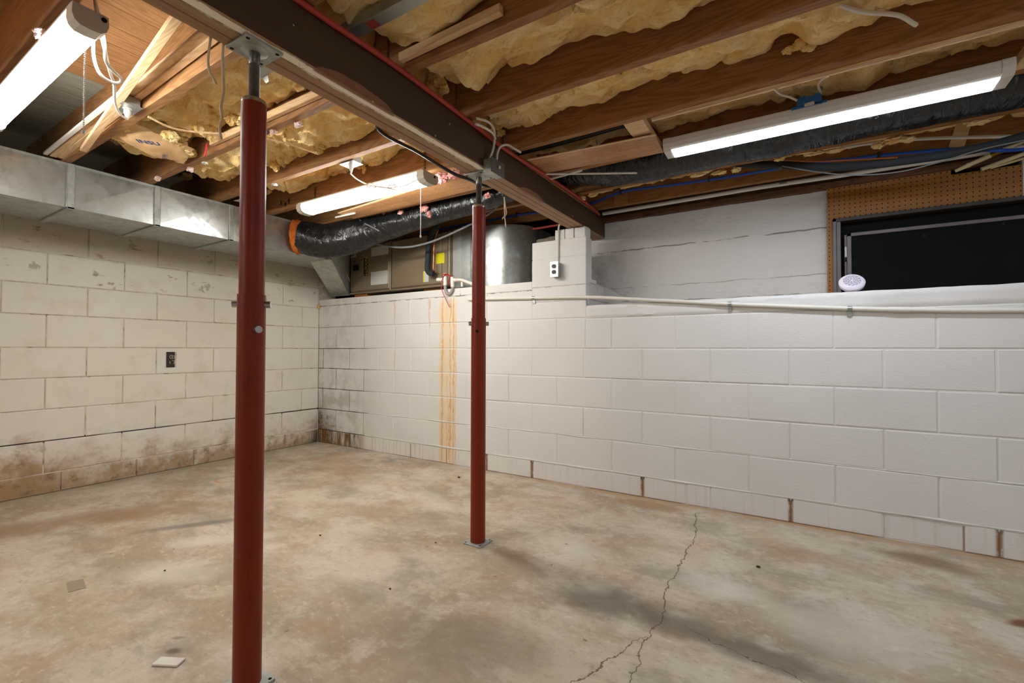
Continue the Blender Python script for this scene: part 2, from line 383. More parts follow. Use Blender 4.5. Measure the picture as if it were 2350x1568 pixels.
def course(parent, axis, mat, u0, u1, z0, z1, joints, push=0):
    """one course of blocks between u0 and u1"""
    us = [u0-J/2]+sorted(j for j in joints if u0+.03 < j < u1-.03)+[u1+J/2]
    for a, b in zip(us, us[1:]):
        w, h = b-a-J, z1-z0-J
        mt = mat
        if axis == 'x' and mat is PAINT_R:
            lowc = z0 < .05
            if a < .8: mt = PAINT_RCB if lowc else PAINT_RC
            elif a < 1.85: mt = PAINT_RRB if lowc else PAINT_RR
            elif lowc: mt = PAINT_RB
        elif axis == 'y': mt = PAINT_LL if z0 < .6 else (PAINT_LT if z0 > 1.35 else PAINT_L)
        me = block_mesh(w, h, axis, mt); q = push+random.uniform(-.0015, .0015)
        loc = (a+J/2, q, z0+J/2) if axis == 'x' else (-q, -(a+J/2), z0+J/2)
        link('block', me, parent, loc)
# far wall: knee wall left of the pier, right knee wall with coping, pier
wr = MB()
wr.box(-.2, 2.932, .0035, .2, -.05, 1.449).box(2.512, 2.932, .0035, .11, 1.449, 1.735).box(2.932, X1, .0035, .2, -.05, 1.16)
wall_r = wr.build('wall_far', MORT_R, kind='structure')
JD = [.274+.4064*k for k in range(-1, 22)]; JE = [j+.2032 for j in JD]
ZR = [0, .131, .342, .548, .752, .953, 1.167, 1.385, 1.453]
for i in range(8):
    jo = (JE if i % 2 == 0 else JD)
    if i == 0: jo = jo+[3.59, 4.83]
    if i < 5: course(wall_r, 'x', PAINT_R, 0, X1, ZR[i], ZR[i+1], jo, .0012 if i == 0 else 0)
    elif i == 5: course(wall_r, 'x', PAINT_R, 0, 2.93, ZR[i], ZR[i+1], jo); course(wall_r, 'x', PAINT_R, 2.93, X1, ZR[i], 1.162, jo)
    elif i == 6: course(wall_r, 'x', PAINT_R, 0, 2.508, ZR[i], ZR[i+1], jo); course(wall_r, 'x', PAINT_R, 2.508, 2.935, ZR[i], 1.29, jo)
    else: course(wall_r, 'x', PAINT_R, 0, 2.508, ZR[i], ZR[i+1], [.62, 1.835])
for a, b in ((1.29, 1.40), (1.40, 1.605), (1.605, 1.738)): course(wall_r, 'x', PAINT_R, 2.508, 2.935, a, b, [])
# bead of mortar left proud along the lowest joint
def bead(y0, z0, x0, x1, r, name='mortar_bead'):
    pts = [(x, y0+fbm((x*6, z0, 1))*.003, z0+fbm((x*4, 3, z0))*.004) for x in [x0+(x1-x0)*k/120 for k in range(121)]]
    MB().tube(pts, r, 6).build(name, PAINT_R, wall_r, True)
bead(.004, .134, .7, X1, .0075); bead(.004, .345, .75, X1, .0055)
def rough_slab(x0, x1, z0, z1, y0, y1, amp, seed, nx=90, nz=10, bulge=0):
    """slab whose front face is uneven like hand-trowelled concrete"""
    mb = MB(); vs = []; fs = []
    for i in range(nx+1):
        for k in range(nz+1):
            x = x0+(x1-x0)*i/nx; t = k/nz; z = z0+(z1-z0)*t
            e = min(t, 1-t, min(i, nx-i)/nx*8)
            q = y0+(.012 if e < .01 else 0)*bulge-amp*fbm((x*5, z*9, seed))-amp*.5*fbm((x*22, z*30, seed+4))
            zz = z+(amp*.9*fbm((x*7, seed, t*3)) if t in (0., 1.) else 0)
            vs.append((x, q, zz))
    n = nz+1
    for i in range(nx):
        for k in range(nz): fs.append((i*n+k, (i+1)*n+k, (i+1)*n+k+1, i*n+k+1))
    o = len(vs)
    for i in range(nx+1):
        for k in (0, nz): vs.append((vs[i*n+k][0], y1, vs[i*n+k][2]))
    for i in range(nx):
        fs += [(i*n+nz, (i+1)*n+nz, o+(i+1)*2+1, o+i*2+1), (i*n, o+i*2, o+(i+1)*2, (i+1)*n), (o+i*2, o+i*2+1, o+(i+1)*2+1, o+(i+1)*2)]
    fs += [tuple(range(nz, -1, -1))+(o, o+1), tuple(nx*n+k for k in range(nz+1))+(o+nx*2+1, o+nx*2)]
    return mb.poly(vs, fs)
rough_slab(2.918, X1, 1.158, 1.252, -.003, .2, .004, 3, 160, 6, 1).build('coping', PAINT_R, wall_r, True, label='rough white painted concrete coping on the block wall')
# cracked mortar crown on the pier, right under the beam
for a, b in ((2.69, 2.772), (2.772, 2.842), (2.842, 2.932)):
    MB().ball(((a+b)/2, .055, 1.768), ((b-a)/2+.010, .058, .05), 14, 10, lambda d: (1/max(abs(d.x), abs(d.y), abs(d.z)))**.8*.92).build('mortar_lump', PAINT_R, wall_r, True)
# recess behind the knee wall: ledge fill and poured concrete back wall
PAINT_C = None
def mat_conc():
    m = Mat('white_poured_concrete'); x, y, z = m.sep(m.pos)
    n1 = m.noise(m.pos, 2, 4, .6); n2 = m.noise(m.sc(m.pos, (1, 1, 3)), 8, 5, .65); n3 = m.noise(m.pos, 45, 4, .6)
    c = m.mix(n1, (200, 194, 186), (216, 211, 204))
    wob = m.mul(m.math('SUBTRACT', m.noise(m.com(x, 0, 0), 5, 5, .7), .5), .05)
    ln = None
    for zz, wd, k in ((1.70, .005, .6), (1.415, .003, .25), (1.30, .005, .35)):
        d = m.math('ABSOLUTE', m.add(m.math('SUBTRACT', z, zz), wob)); q = m.mul(m.rng(d, wd*.3, wd, 1, 0), k, m.rng(n2, .42, .58, 0, 1))
        ln = q if ln is None else m.mx(ln, q)
    c = m.mix(ln, c, (136, 122, 102))
    cor = m.mul(m.rng(m.add(m.mul(x, 1), m.mul(z, .9)), 4.75, 4.15), m.rng(m.noise(m.pos, 16, 5, .7), .52, .66))
    c = m.mix(m.mul(cor, .3), c, (130, 114, 92))
    h = m.add(m.mul(n2, .6), m.mul(n3, .25), m.mul(ln, -1.2), m.mul(m.rng(z, 1.42, 1.25), m.noise(m.pos, 22, 4, .7)))
    return m.out(c, .65, 0, m.bump(h, 1.0, .016), .3)
CONC = mat_conc()
ROUGHC = plain('raw_concrete', (120, 112, 98), .8, var=.25, bump=.6, bscale=60)
DARKC = plain('dark_crawlspace_concrete', (64, 58, 50), .9, var=.25, bump=.4, bscale=40)
rough_slab(2.60, 4.345, 1.05, 1.932, .447, .62, .010, 11, 130, 40).build('wall_recess', CONC, None, True, kind='structure')
MB().box(5.166, X1, .425, .62, 1.74, 1.932).box(6.2, X1, .445, .62, 1.05, 1.74).box(4.345, 6.2, .42, .62, 1.05, 1.238).build('wall_recess_right', CONC, kind='structure')
MB().box(4.3, 6.3, .62, .66, 1.1, 1.95).build('wall_window_well', DARKC, kind='structure')
MB().box(2.93, X1, .19, .46, .9, 1.235).build('trim_1', CONC, kind='structure')                  # top of the ledge behind the coping
MB().box(2.52, 2.934, .01, .44, 1.16, 1.425).build('pier_footing', CONC, wall_r)
MB().ext([(2.90, .445, 1.24), (2.90, .445, 1.43), (2.95, .445, 1.42), (3.10, .445, 1.33), (3.2, .445, 1.24)], (0, -.10, 0)).build('mortar_fillet', CONC, wall_r)
rough_slab(2.38, 2.60, 1.44, 1.84, .30, .44, .012, 5, 14, 16).build('wall_break', ROUGHC, None, True, kind='structure')
MB().box(-.2, 2.50, .2, 1.5, 1.30, 1.448).box(-.2, 2.60, 1.35, 1.5, 1.4, 2.3).box(-.3, -.1, .05, 1.5, 1.4, 2.3).build('wall_crawlspace', DARKC, kind='structure')
# left wall
wall_l = MB().box(-.2, -.005, Y0, .2, -.05, 1.985).build('wall_left', MORT_L, kind='structure')
JL0 = [.185+.4064*k for k in range(0, 16)]; JL5 = [j+.2032 for j in [.185-.4064]+JL0]
for i in range(10):
    jo = JL0 if i % 2 == 0 else JL5
    if i == 0: jo = [.10, .36, .78, 1.14, 1.52, 1.93, 2.24, 2.65, 3.05]
    course(wall_l, 'y', PAINT_L, .004, -Y0, ZC[i], ZC[i+1], jo, {0: -.004, 1: .003}.get(i, 0))
# unseen walls behind the camera
MB().box(-.2, X1+.2, Y0-.2, Y0, 0, 2.3).build('wall_back', PAINT_R, kind='structure')
MB().box(X1, X1+.2, Y0, .6, 0, 2.3).build('wall_right', PAINT_R, kind='structure')

# ceiling: board subfloor, each board across the joists
ceil = bpy.data.objects.new('ceiling', None); COL.objects.link(ceil); ceil['kind'] = 'structure'
xb = -.2; k = 0
while xb < X1:
    bw = .138
    g = BOARDG if xb < 1.28 else BOARD
    MB().box(xb, xb+bw-.003, Y0, 1.5, ZS, ZS+.02).build('plank', g, ceil)
    xb += bw; k += 1

# ------------------------------------------------------------------ joists, beam, posts
ORD = ['nearest the far wall', 'second from the far wall', 'third from the far wall', 'fourth from the far wall', 'fifth from the far wall', 'sixth from the far wall', 'seventh from the far wall', 'eighth from the far wall']+[n+' from the far wall' for n in ('ninth', 'tenth', 'eleventh', 'twelfth', 'thirteenth', 'fourteenth', 'fifteenth', 'sixteenth')]
RY = [.271, -.114, -.509, -.912, -1.307, -1.714, -2.119, -2.52, -2.93, -3.34, -3.75, -4.15, -4.56, -4.97, -5.38, -5.8]
LY = [.271, -.125, -.53, -.935, -1.314, -1.719, -2.104, -2.50, -2.93, -3.34, -3.75, -4.15, -4.56, -4.97, -5.38, -5.8]
XBL, XBR = 2.785, 2.91
for i, yc in enumerate(RY):
    vis = True
    o = MB().cbox(2.85, X1, yc-.019, yc+.019, ZJ, ZS-.001, .002).build('floor_joist', JOISTD)
    tag(o, ('brown wooden floor joist right of the beam, '+ORD[i]) if vis else 'brown wooden floor joist overhead behind the viewpoint', 'joist', 'joists right of the beam' if vis else 'joists behind the viewpoint')
for i, yc in enumerate(LY):
    vis = True
    o = MB().cbox(0, 2.846, yc-.019, yc+.019, ZJ, ZS-.001, .002).build('floor_joist', JOIST)
    tag(o, ('brown wooden floor joist left of the beam, '+ORD[i]) if vis else 'brown wooden floor joist overhead behind the viewpoint', 'joist', 'joists left of the beam' if vis else 'joists behind the viewpoint')
MB().box(2.8, X1, .42, .46, 1.945, ZS).box(2.8, X1, .40, .60, 1.93, 1.965).build('trim_2', mat_wood('dark_sill_wood', (92, 60, 34), (116, 78, 46), (58, 34, 16)), kind='structure')   # rim joist and sill over the recess

def mat_beam():
    m = Mat('old_beam_wood'); x, y, z = m.sep(m.pos); v = m.com(m.mul(x, 7), m.mul(y, .5), m.mul(z, 7))
    n1 = m.noise(v, 2, 5, .6, .5); g = m.noise(m.sc(v, (3, 1, 3)), 5, 4, .6)
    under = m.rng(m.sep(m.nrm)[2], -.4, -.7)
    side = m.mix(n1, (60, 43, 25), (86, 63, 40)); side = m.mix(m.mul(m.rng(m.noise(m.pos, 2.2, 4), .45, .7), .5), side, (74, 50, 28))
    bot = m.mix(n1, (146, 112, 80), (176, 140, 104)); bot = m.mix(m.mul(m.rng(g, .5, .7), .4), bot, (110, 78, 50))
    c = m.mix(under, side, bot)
    # strip of old white paint along the right ply
    e = m.mul(m.math('SUBTRACT', m.noise(m.sc(m.pos, (4, 1, 1)), 12, 5, .7), .5), .028)
    wp = m.mul(m.band(m.add(x, e), 2.868, 2.902, .002), m.rng(y, -1.10, -1.14), m.rng(m.noise(m.pos, 30, 3), .28, .34), under)
    c = m.mix(wp, c, (240, 232, 214))
    # raw wood where the arris split off
    wz = m.mul(m.math('SUBTRACT', m.noise(m.pos, 9, 4, .6), .5), .5)
    raw = m.mx(m.blob(y, z, -1.93, 1.812, .21, .048, .0, wz), m.blob(y, z, -.72, 1.808, .18, .045, 0, wz))
    c = m.mix(m.mul(m.rng(raw, .4, .5), m.rng(x, 2.89, 2.9)), c, m.mix(g, (120, 82, 56), (152, 108, 78)))
    nail = m.rng(m.voro(m.com(m.mul(x, 0), y, z), 11), .045, .06, 1, 0)
    c = m.mix(m.mul(nail, m.rng(x, 2.905, 2.909), .6), c, (190, 180, 160))
    return m.out(c, .6, 0, m.bump(m.add(n1, m.mul(g, .5), m.mul(raw, .6)), .3, .004), .35)
BEAM = mat_beam()
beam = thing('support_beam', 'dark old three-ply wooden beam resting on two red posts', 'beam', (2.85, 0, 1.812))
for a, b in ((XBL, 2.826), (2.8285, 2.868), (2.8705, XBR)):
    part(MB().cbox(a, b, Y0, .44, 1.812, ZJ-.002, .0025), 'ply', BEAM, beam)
part(MB().cbox(2.911, 2.922, -.86, .26, 1.955, 1.985, .002), 'batten', JOISTD, beam)

RED = None
def mat_red():
    m = Mat('red_oxide_paint'); n = m.noise(m.pos, 7, 4); n2 = m.noise(m.sc(m.pos, (1, 1, .25)), 22, 4, .7)
    c = m.mix(n, (116, 33, 8), (132, 43, 12)); c = m.mix(m.mul(m.rng(n2, .56, .7), .4), c, (84, 24, 10))
    c = m.mix(m.rng(m.noise(m.pos, 120, 2), .78, .8), c, (190, 160, 130))
    return m.out(c, m.rng(n2, .3, .7, .36, .5), 0, m.bump(m.noise(m.pos, 150, 2), .06, .001), .3)
RED = mat_red()
STEEL = plain('dark_threaded_steel', (118, 112, 106), .38, .85, .15)
PIN = plain('bright_steel', (190, 188, 182), .28, .9, .05)
BLACK = plain('black_hole', (10, 9, 8), .9, var=.1)
def post(x, y, label, pinhi, pinlo):
    t = thing('jack_post', label, 'post', (x, y, 0), 'red jack posts')
    bp = MB().cbox(x-.052, x+.052, y-.052, y+.052, 0, .007, .001)
    b = part(bp, 'base_plate', GALVD, t)
    for sx in (-1, 1):
        for sy in (-1, 1): part(MB().cyl((x+sx*.042, y+sy*.042, .0066), (x+sx*.042, y+sy*.042, .0074), .005, 10), 'bolt_hole', BLACK, b)
    part(MB().lathe((x, y, 0), [(0, .007), (.0365, .007), (.0365, 1.10), (.0335, 1.10), (.0335, 1.09)], 32), 'lower_tube', RED, t, True)
    part(MB().lathe((x, y, 0), [(.033, .9), (.033, 1.655)], 32), 'upper_tube', RED, t, True)
    part(MB().lathe((x, y, 0), [(.0332, 1.648), (.0332, 1.656), (.031, 1.660), (0, 1.660)], 32), 'collar', PIN, t, True)
    n = 60; pr = [(0, 1.655)]
    for k in range(n+1): pr += [(.0145 if k % 2 else .0128, 1.66+(1.765-1.66)*k/n)]
    pr += [(.0145, 1.768), (.0145, 1.80), (0, 1.80)]
    part(MB().lathe((x, y, 0), pr, 20), 'screw', STEEL, t, True)
    tp = part(MB().cbox(x-.054, x+.054, y-.054, y+.054, 1.8045, 1.8115, .001), 'top_plate', GALVD, t)
    part(MB().lathe((x, y, 0), [(.0, 1.7985), (.030, 1.8005), (.036, 1.8046)], 28), 'swivel_boss', GALVD, tp, True)
    for sx in (-1, 1):
        for sy in (-1, 1): part(MB().cyl((x+sx*.042, y+sy*.042, 1.8040), (x+sx*.042, y+sy*.042, 1.8050), .0055, 10), 'bolt_hole', BLACK, tp)
    d = (CR*.97+_f*.25); d.z = 0; d.normalize()
    part(MB().cyl((x-d.x*.049, y-d.y*.049, 1.073), (x+d.x*.050, y+d.y*.050, 1.073), .0100, 16), 'locking_pin', PIN, t, True)
    e = -_f*.62+CR*.78; e.z = 0; e.normalize()
    if pinlo: part(MB().cyl((x, y, 1.0), (x+e.x*.050, y+e.y*.050, 1.0), .0100, 16), 'locking_pin', PIN, t, True)
    else:
        e = -_f*.99-CR*.12; e.z = 0; e.normalize()
        part(MB().cyl((x, y, 1.035), (x+e.x*.0368, y+e.y*.0368, 1.035), .0075, 16), 'pin_hole', BLACK, t)
    return t
post(2.842, -2.236, 'nearer red steel jack post in the foreground left of centre', 1, 1)
post(2.832, -1.119, 'farther red steel jack post standing before the white block wall', 1, 0)
# ------------------------------------------------------------------ lamps
def mat_emit(name, col, s):
    m = Mat(name); return m.out((240, 240, 240), .4, emit=col+(1,), estr=s)
GLOW_OLD = mat_emit('lit_wrap_diffuser', WARM, LIGHT_OLD)
GLOW_NEW = mat_emit('lit_strip_diffuser', COOL, LIGHT_NEW)
WHITEP = plain('white_plastic', (222, 218, 208), .4, var=.02)
LAMPW = plain('white_lamp_housing', (212, 206, 198), .42, var=.02)
CORD = plain('white_cord', (226, 220, 206), .5, var=.03)
CHAIN = plain('dark_chain', (58, 54, 48), .45, .8, .1)
def wrap_lamp(x0, x1, yc, z0, label, k0=.82, glow=None):
    """wraparound shop light lying along x"""
    t = thing('shop_light', label, 'lamp', ((x0+x1)/2, yc, z0), 'wraparound shop lights')
    sec = [(-.058, .056), (-.060, .030), (-.052, .012), (-.034, .002), (0, 0), (.034, .002), (.052, .012), (.060, .030), (.058, .056)]
    S = lambda k, x: [(x, yc+a*k*k0, z0+.03+(b-.03)*k) for a, b in sec]
    part(MB().ext(S(.96, x0+.05), (x1-x0-.10, 0, 0)), 'diffuser', glow or GLOW_OLD, t)
    part(MB().cbox(x0+.01, x1-.01, yc-.060*k0, yc+.060*k0, z0+.0555, z0+.066, .002), 'housing', LAMPW, t)
    for xa, xb, xm in ((x0, x0+.052, x0), (x1-.052, x1, x1)):
        e = part(MB().ext(S(1.06, xa), (xb-xa, 0, 0)), 'end_cap', LAMPW, t)
        s = -1 if xm == x0 else 1
        part(MB().cyl((xm, yc+.03, z0+.045), (xm+s*.002, yc+.03, z0+.045), .007, 12), 'screw_hole', BLACK, e)
    return t
def chain(p, L, parent, n=None):
    n = n or int(L/.018); x, y, z = p
    for k in range(n):
        zc = z-.009-k*.0175; r = []
        for q in range(14):
            th = 2*math.pi*q/14; a, b = math.cos(th)*.0055, math.sin(th)*.0115
            r.append((x+(a if k % 2 else 0), y+(0 if k % 2 else a), zc+b))
        part(MB().tube(r+[r[0]], .0016, 5, False), 'chain_link', CHAIN, parent, True)
lamp1 = wrap_lamp(1.22, 2.41, -2.478, 1.884, 'brightly lit wraparound shop light at the upper left corner', .66)
lamp2 = wrap_lamp(1.285, 2.44, -1.035, 1.872, 'brightly lit wraparound shop light hanging on chains between the two posts', .98)
for xx, yy in ((1.36, -1.005), (2.39, -1.03)): chain((xx, yy, 2.06), .13, lamp2)
wrap_lamp(5.1, 6.3, -3.9, 1.888, 'unseen wraparound fill light added overhead behind the viewpoint, right of the beam', glow=GLOW_NEW)  # unseen lamp added behind the camera as fill light
wrap_lamp(1.3, 2.5, -4.6, 1.888, 'unseen wraparound fill light added overhead behind the viewpoint, left of the beam')  # another added fill lamp, out of view behind the camera
wrap_lamp(6.0, 7.2, -1.7, 1.888, 'unseen wraparound fill light added overhead right of the view', glow=GLOW_NEW)  # added out of view to fill the right side with cool light
# pull chains with beads
def pull(p, L, parent, r=.0022, bead=True):
    x, y, z = p; a = MB()
    if bead:
        for k in range(int(L/.0062)): a.ball((x, y, z-k*.0062), .0027, 8, 5)
    else: a.cyl((x, y, z), (x, y, z-L), r, 8)
    o = part(a, 'pull_chain' if bead else 'pull_cord', WHITEP, parent, True)
    part(MB().lathe((x, y, z-L), [(0, 0), (.005, -.001), (.0055, -.009), (.003, -.013), (0, -.013)], 12), 'pull_knob', WHITEP, parent, True)
q = at(195, 118, 'y', -2.47); q2 = at(191, 298, 'x', q.x); pull(q, max(.1, q.z-q2.z), lamp1)
q = at(966, 430, 'y', -1.05); q2 = at(966, 540, 'y', -1.05); pull(q, q.z-q2.z, lamp2, bead=False)
# strip light on the right
t = thing('strip_light', 'lit white LED strip light screwed up between joists at the right', 'lamp', (4.225, -.6, 1.93))
sec = [(-.656, 1.986), (-.660, 1.958), (-.652, 1.940), (-.636, 1.930), (-.555, 1.926), (-.540, 1.936), (-.532, 1.958), (-.536, 1.986)]
part(MB().ext([(3.635, a, b) for a, b in sec], (1.185, 0, 0)), 'housing', LAMPW, t)
for xa in (3.615, 4.80):
    cy, cz = -.596, 1.957
    part(MB().ext([(xa, cy+(a-cy)*1.04, min(1.9865, cz+(b-cz)*1.05)) for a, b in sec], (.035, 0, 0)), 'end_cap', LAMPW, t)
part(MB().ext([(3.652, -.640, 1.9315), (3.652, -.630, 1.9275), (3.652, -.556, 1.9235), (3.652, -.546, 1.930)], (1.146, 0, 0)), 'diffuser', GLOW_NEW, t)

# ------------------------------------------------------------------ trunk duct along the left wall
YD = [-6.1, -4.9, -3.3, -2.075, -1.665, -1.215, -.80, -.60]
duct = thing('trunk_duct', 'long galvanised steel trunk duct under the joists along the left wall', 'duct', (.45, -2, 1.74))
XD0, XD1 = .20, .70
ZD = lambda y: 1.738-.012*(y+2)/2
for a, b in zip([-6.1, -4.7, -3.4, -2.095, -1.685, -1.235], [-4.7, -3.4, -2.095, -1.685, -1.235, -.42]):
    za, zb = ZD(a), ZD(b)
    mb = MB()
    P = [(XD0, a, za), (XD1, a, za), (XD1, a, 1.988), (XD0, a, 1.988), (XD0, b, zb), (XD1, b, zb), (XD1, b, 1.986), (XD0, b, 1.986)]
    # cross-broken panels: shallow pyramids on bottom and front
    P += [((XD0+XD1)/2, (a+b)/2, (za+zb)/2-.007), (XD1+.005, (a+b)/2, (za+1.988)/2)]
    mb.poly(P, [(0, 1, 8), (1, 5, 8), (5, 4, 8), (4, 0, 8), (1, 2, 9), (2, 6, 9), (6, 5, 9), (5, 1, 9), (2, 3, 7, 6), (3, 0, 4, 7), (0, 3, 2, 1), (4, 5, 6, 7)])
    part(mb, 'duct_section', GALV, duct)
for y in (-4.7, -3.4, -2.085, -1.675, -1.225):
    z = ZD(y)
    part(MB().cbox(XD1-.005, XD1+.012, y-.016, y+.016, z-.010, 1.987, .003).cbox(XD0, XD1+.012, y-.016, y+.016, z-.011, z+.004, .003), 'drive_cleat', GALVD, duct)
part(MB().cbox(XD0, .455, -.419, -.06, 1.727, 1.986, .002), 'duct_end', GALV, duct)
part(MB().cbox(XD1-.002, XD1+.004, -6.1, -.43, 1.972, 1.988, .0015), 'top_flange', GALVD, duct)
# ------------------------------------------------------------------ fibreglass batts between the joists
def mat_batt(name, a, b, c3):
    m = Mat(name); v = m.vm('ADD', m.pos, m.sc(m.noise(m.pos, 9, 3, col=True), (.06, .06, .06)))
    n1 = m.noise(m.sc(v, (1, 1.6, 1)), 8, 4, .65); n2 = m.noise(m.sc(v, (.6, 1.3, 1.3)), 34, 3, .7, 1.5)
    c = m.mix(m.rng(n1, .34, .68), a, b); c = m.mix(m.mul(m.rng(n2, .5, .68), .65), c, c3)
    return m.out(c, .95, 0, m.bump(m.add(m.mul(n1, .5), m.mul(n2, .45)), .6, .016), .1)
YELLOW = mat_batt('yellow_fibreglass', (238, 200, 130), (248, 227, 174), (216, 170, 98))
PINK = mat_batt('pink_fibreglass', (220, 140, 136), (238, 186, 176), (190, 96, 100))
PALEP = mat_batt('pale_pink_fibreglass', (226, 196, 190), (240, 222, 214), (200, 160, 156))
ORANGE = mat_batt('orange_fibreglass', (186, 88, 30), (212, 122, 52), (130, 52, 14))
KRAFT = plain('kraft_paper', (228, 188, 136), .7, var=.07, bump=.2, bscale=50)
def batt(x0, x1, ya, yb, label, seed, z=2.105, amp=.028, droops=(), holes=(), group='yellow batts between joists'):
    nx = max(10, int((x1-x0)/(.013 if x0 < 2 else .018))); ny = 28; vs = []; fs = []
    for i in range(nx+1):
        x = x0+(x1-x0)*i/nx
        for k in range(ny+1):
            t = k/ny; y = ya+(yb-ya)*t; p = (x*3.1, y*4, seed)
            q = z-amp*.6*math.sin(math.pi*t)+amp*fbm(p, 4)*1.4
            r = abs(noise.noise(Vector((x*4.2+2*fbm((x*2, y*3, seed+9)), y*3, seed+3))))
            q += .030*max(0, 1-r*9)+.020*fbm((x*13+fbm((x*5, y*5, seed), 2), y*16, seed+1), 4)
            for (dx, dt, da, dw) in droops: q -= da*math.exp(-((x-dx)/dw)**2-((t-dt)/.35)**2)
            for (dx, dt, da, dw) in holes: q += da*math.exp(-((x-dx)/dw)**4-((t-dt)/.3)**4)
            if k in (0, ny): q += .012
            e = min(i, nx-i)
            if e == 0: q += .03
            vs.append((x+.012*fbm((y*9, x, seed), 2), y, max(1.93, min(q, ZS-.02))))
    n = ny+1
    for i in range(nx):
        for k in range(ny): fs.append((i*n+k, i*n+k+1, (i+1)*n+k+1, (i+1)*n+k))
    o = len(vs); vs += [(x0, ya, ZS-.003), (x0, yb, ZS-.003), (x1, ya, ZS-.003), (x1, yb, ZS-.003)]
    fs += [tuple(range(n))+(o+1, o), tuple(nx*n+k for k in reversed(range(n)))+(o+2, o+3), tuple(i*n for i in reversed(range(nx+1)))+(o, o+2), tuple(i*n+ny for i in range(nx+1))+(o+3, o+1), (o, o+1, o+3, o+2)]
    return MB().poly(vs, fs).build('insulation_batt', YELLOW, None, True, label=label, cat='insulation', group=group)
def tuft(root, c, r, seed, mat=None, name='tuft', drop=1.0, rag=1.0):
    def fn(d): return .78+.42*rag*fbm((d.x*1.4+seed, d.y*1.4, d.z*1.4), 5)+.16*rag*fbm((d.x*6, d.y*6+seed, d.z*3), 3)+.3*max(0, -d.z)*drop*abs(noise.noise(Vector((d.x*5+seed, d.y*5, 2))))
    mb = MB().ball(c, r, 30, 22, fn)
    if root is None: return mb
    return part(mb, name, mat or YELLOW, root, True)
g = lambda i: (RY[i]+.021, RY[i-1]-.021)        # bay between joist i and the next one towards the far wall
h = lambda i: (LY[i]+.021, LY[i-1]-.021)
b = batt(2.865, X1-.1, *g(7), 'yellow fibreglass batt in the bay at the top edge right of the beam', 1.3, 2.09)
b = batt(2.865, X1-.1, *g(6), 'yellow fibreglass batt above the steel channel right of the beam', 2.7, 2.105, .035, [(2.98, .8, .02, .12), (3.2, .9, .03, .1)])
b = batt(2.865, X1-.1, *g(5), 'widest yellow fibreglass batt right of the beam, sagging at its torn left end', 4.1, 2.120, .034, [(3.03, .72, .065, .05), (3.1, .5, .03, .1), (3.75, .9, .03, .25)])
for k, (px, py, rr) in enumerate(((965, 185, .03), (990, 200, .026), (1012, 190, .03), (1000, 175, .035), (975, 165, .03), (1020, 205, .022))):
    q = at(px, py, 'y', -1.42-.02*(k % 3)); tuft(b, q, (rr, rr, rr*1.1), k*3.1)
b = batt(2.865, X1-.1, *g(4), 'yellow fibreglass batt right of the beam with a torn gap and loose white cable', 5.9, 2.112, .026, [(3.05, .8, .03, .07), (4.1, .85, .02, .12), (4.28, .7, .035, .08)], [(4.15, .9, .05, .05)])
for k, (px, py, rr) in enumerate(((1140, 290, .03), (1150, 305, .024), (1135, 272, .028), (1840, 100, .028), (1855, 110, .02), (1810, 115, .02), (1900, 62, .024))):
    q = at(px, py, 'y', -.96); tuft(b, q, (rr*1.2, rr*.7, rr*.8), 40+k*2.3)
b = batt(2.865, X1-.1, *g(3), 'shaded yellow fibreglass batt above the LED strip light', 7.7, 2.10, .024, [(4.42, .8, .05, .05)])
b = batt(2.865, X1-.1, *g(1), 'ragged yellow fibreglass batt behind the blue water line', 11.1, 2.10, .03)
for k, (px, py, rx, rz) in enumerate(((1335, 455, .03, .02), (1360, 445, .04, .022), (1600, 402, .05, .010), (1650, 396, .05, .012), (1690, 390, .03, .014), (1870, 352, .06, .012), (1915, 346, .05, .010), (2015, 333, .03, .020), (2050, 323, .05, .018), (2085, 320, .035, .014), (1790, 365, .03, .012), (2250, 280, .05, .012))):
    q = at(px, py, 'y', -.07); tuft(b, q, (rx, .03, rz), 60+k*1.7)
b = batt(.95, 2.78, *h(6), 'yellow fibreglass batt left of the beam behind the nearer post top', 13.5, 2.095, .034, [(1.65, .5, .03, .12), (2.3, .7, .02, .2)], [(1.75, .45, .05, .07), (1.25, .5, .05, .2)])
B6 = b
for k, (px, py, rx, rz) in enumerate(((455, 285, .035, .05), (470, 295, .02, .045), (485, 300, .018, .05), (440, 275, .05, .035), (500, 262, .05, .03), (530, 270, .05, .03), (410, 320, .05, .035), (395, 335, .045, .035), (430, 345, .04, .025), (420, 300, .04, .03), (560, 285, .03, .025), (330, 290, .05, .025), (265, 322, .05, .02), (370, 300, .05, .03))):
    q = at(px, py, 'y', -1.86+.03*(k % 3)); tuft(b, q, (rx, .04, rz), 90+k*1.9)
b = batt(.85, 2.78, *h(5), 'yellow fibreglass batt left of the beam above the loose thin stick', 15.2, 2.09, .034, [(1.3, .5, .03, .2), (2.0, .6, .02, .2)])
for k, (px, py, rx, rz) in enumerate(((620, 372, .03, .03), (632, 380, .02, .035), (735, 335, .03, .02), (728, 345, .015, .02), (650, 350, .04, .03), (700, 330, .05, .025), (480, 395, .06, .03), (430, 405, .05, .025))):
    q = at(px, py, 'y', -1.40); tuft(b, q, (rx, .035, rz), 120+k*2.1)
b = batt(.95, 2.78, *h(4), 'yellow fibreglass batt left of the beam above the chain-hung lamp', 17.9, 2.125, .028, [(1.15, .7, .05, .12), (1.45, .7, .03, .15), (1.9, .8, .02, .15)])
for k, (px, py, rx, rz) in enumerate(((835, 388, .012, .03), (820, 380, .012, .02), (845, 372, .02, .012), (615, 440, .05, .02))):
    q = at(px, py, 'y', -1.02); tuft(b, q, (rx, .015, rz), 150+k*2.1)
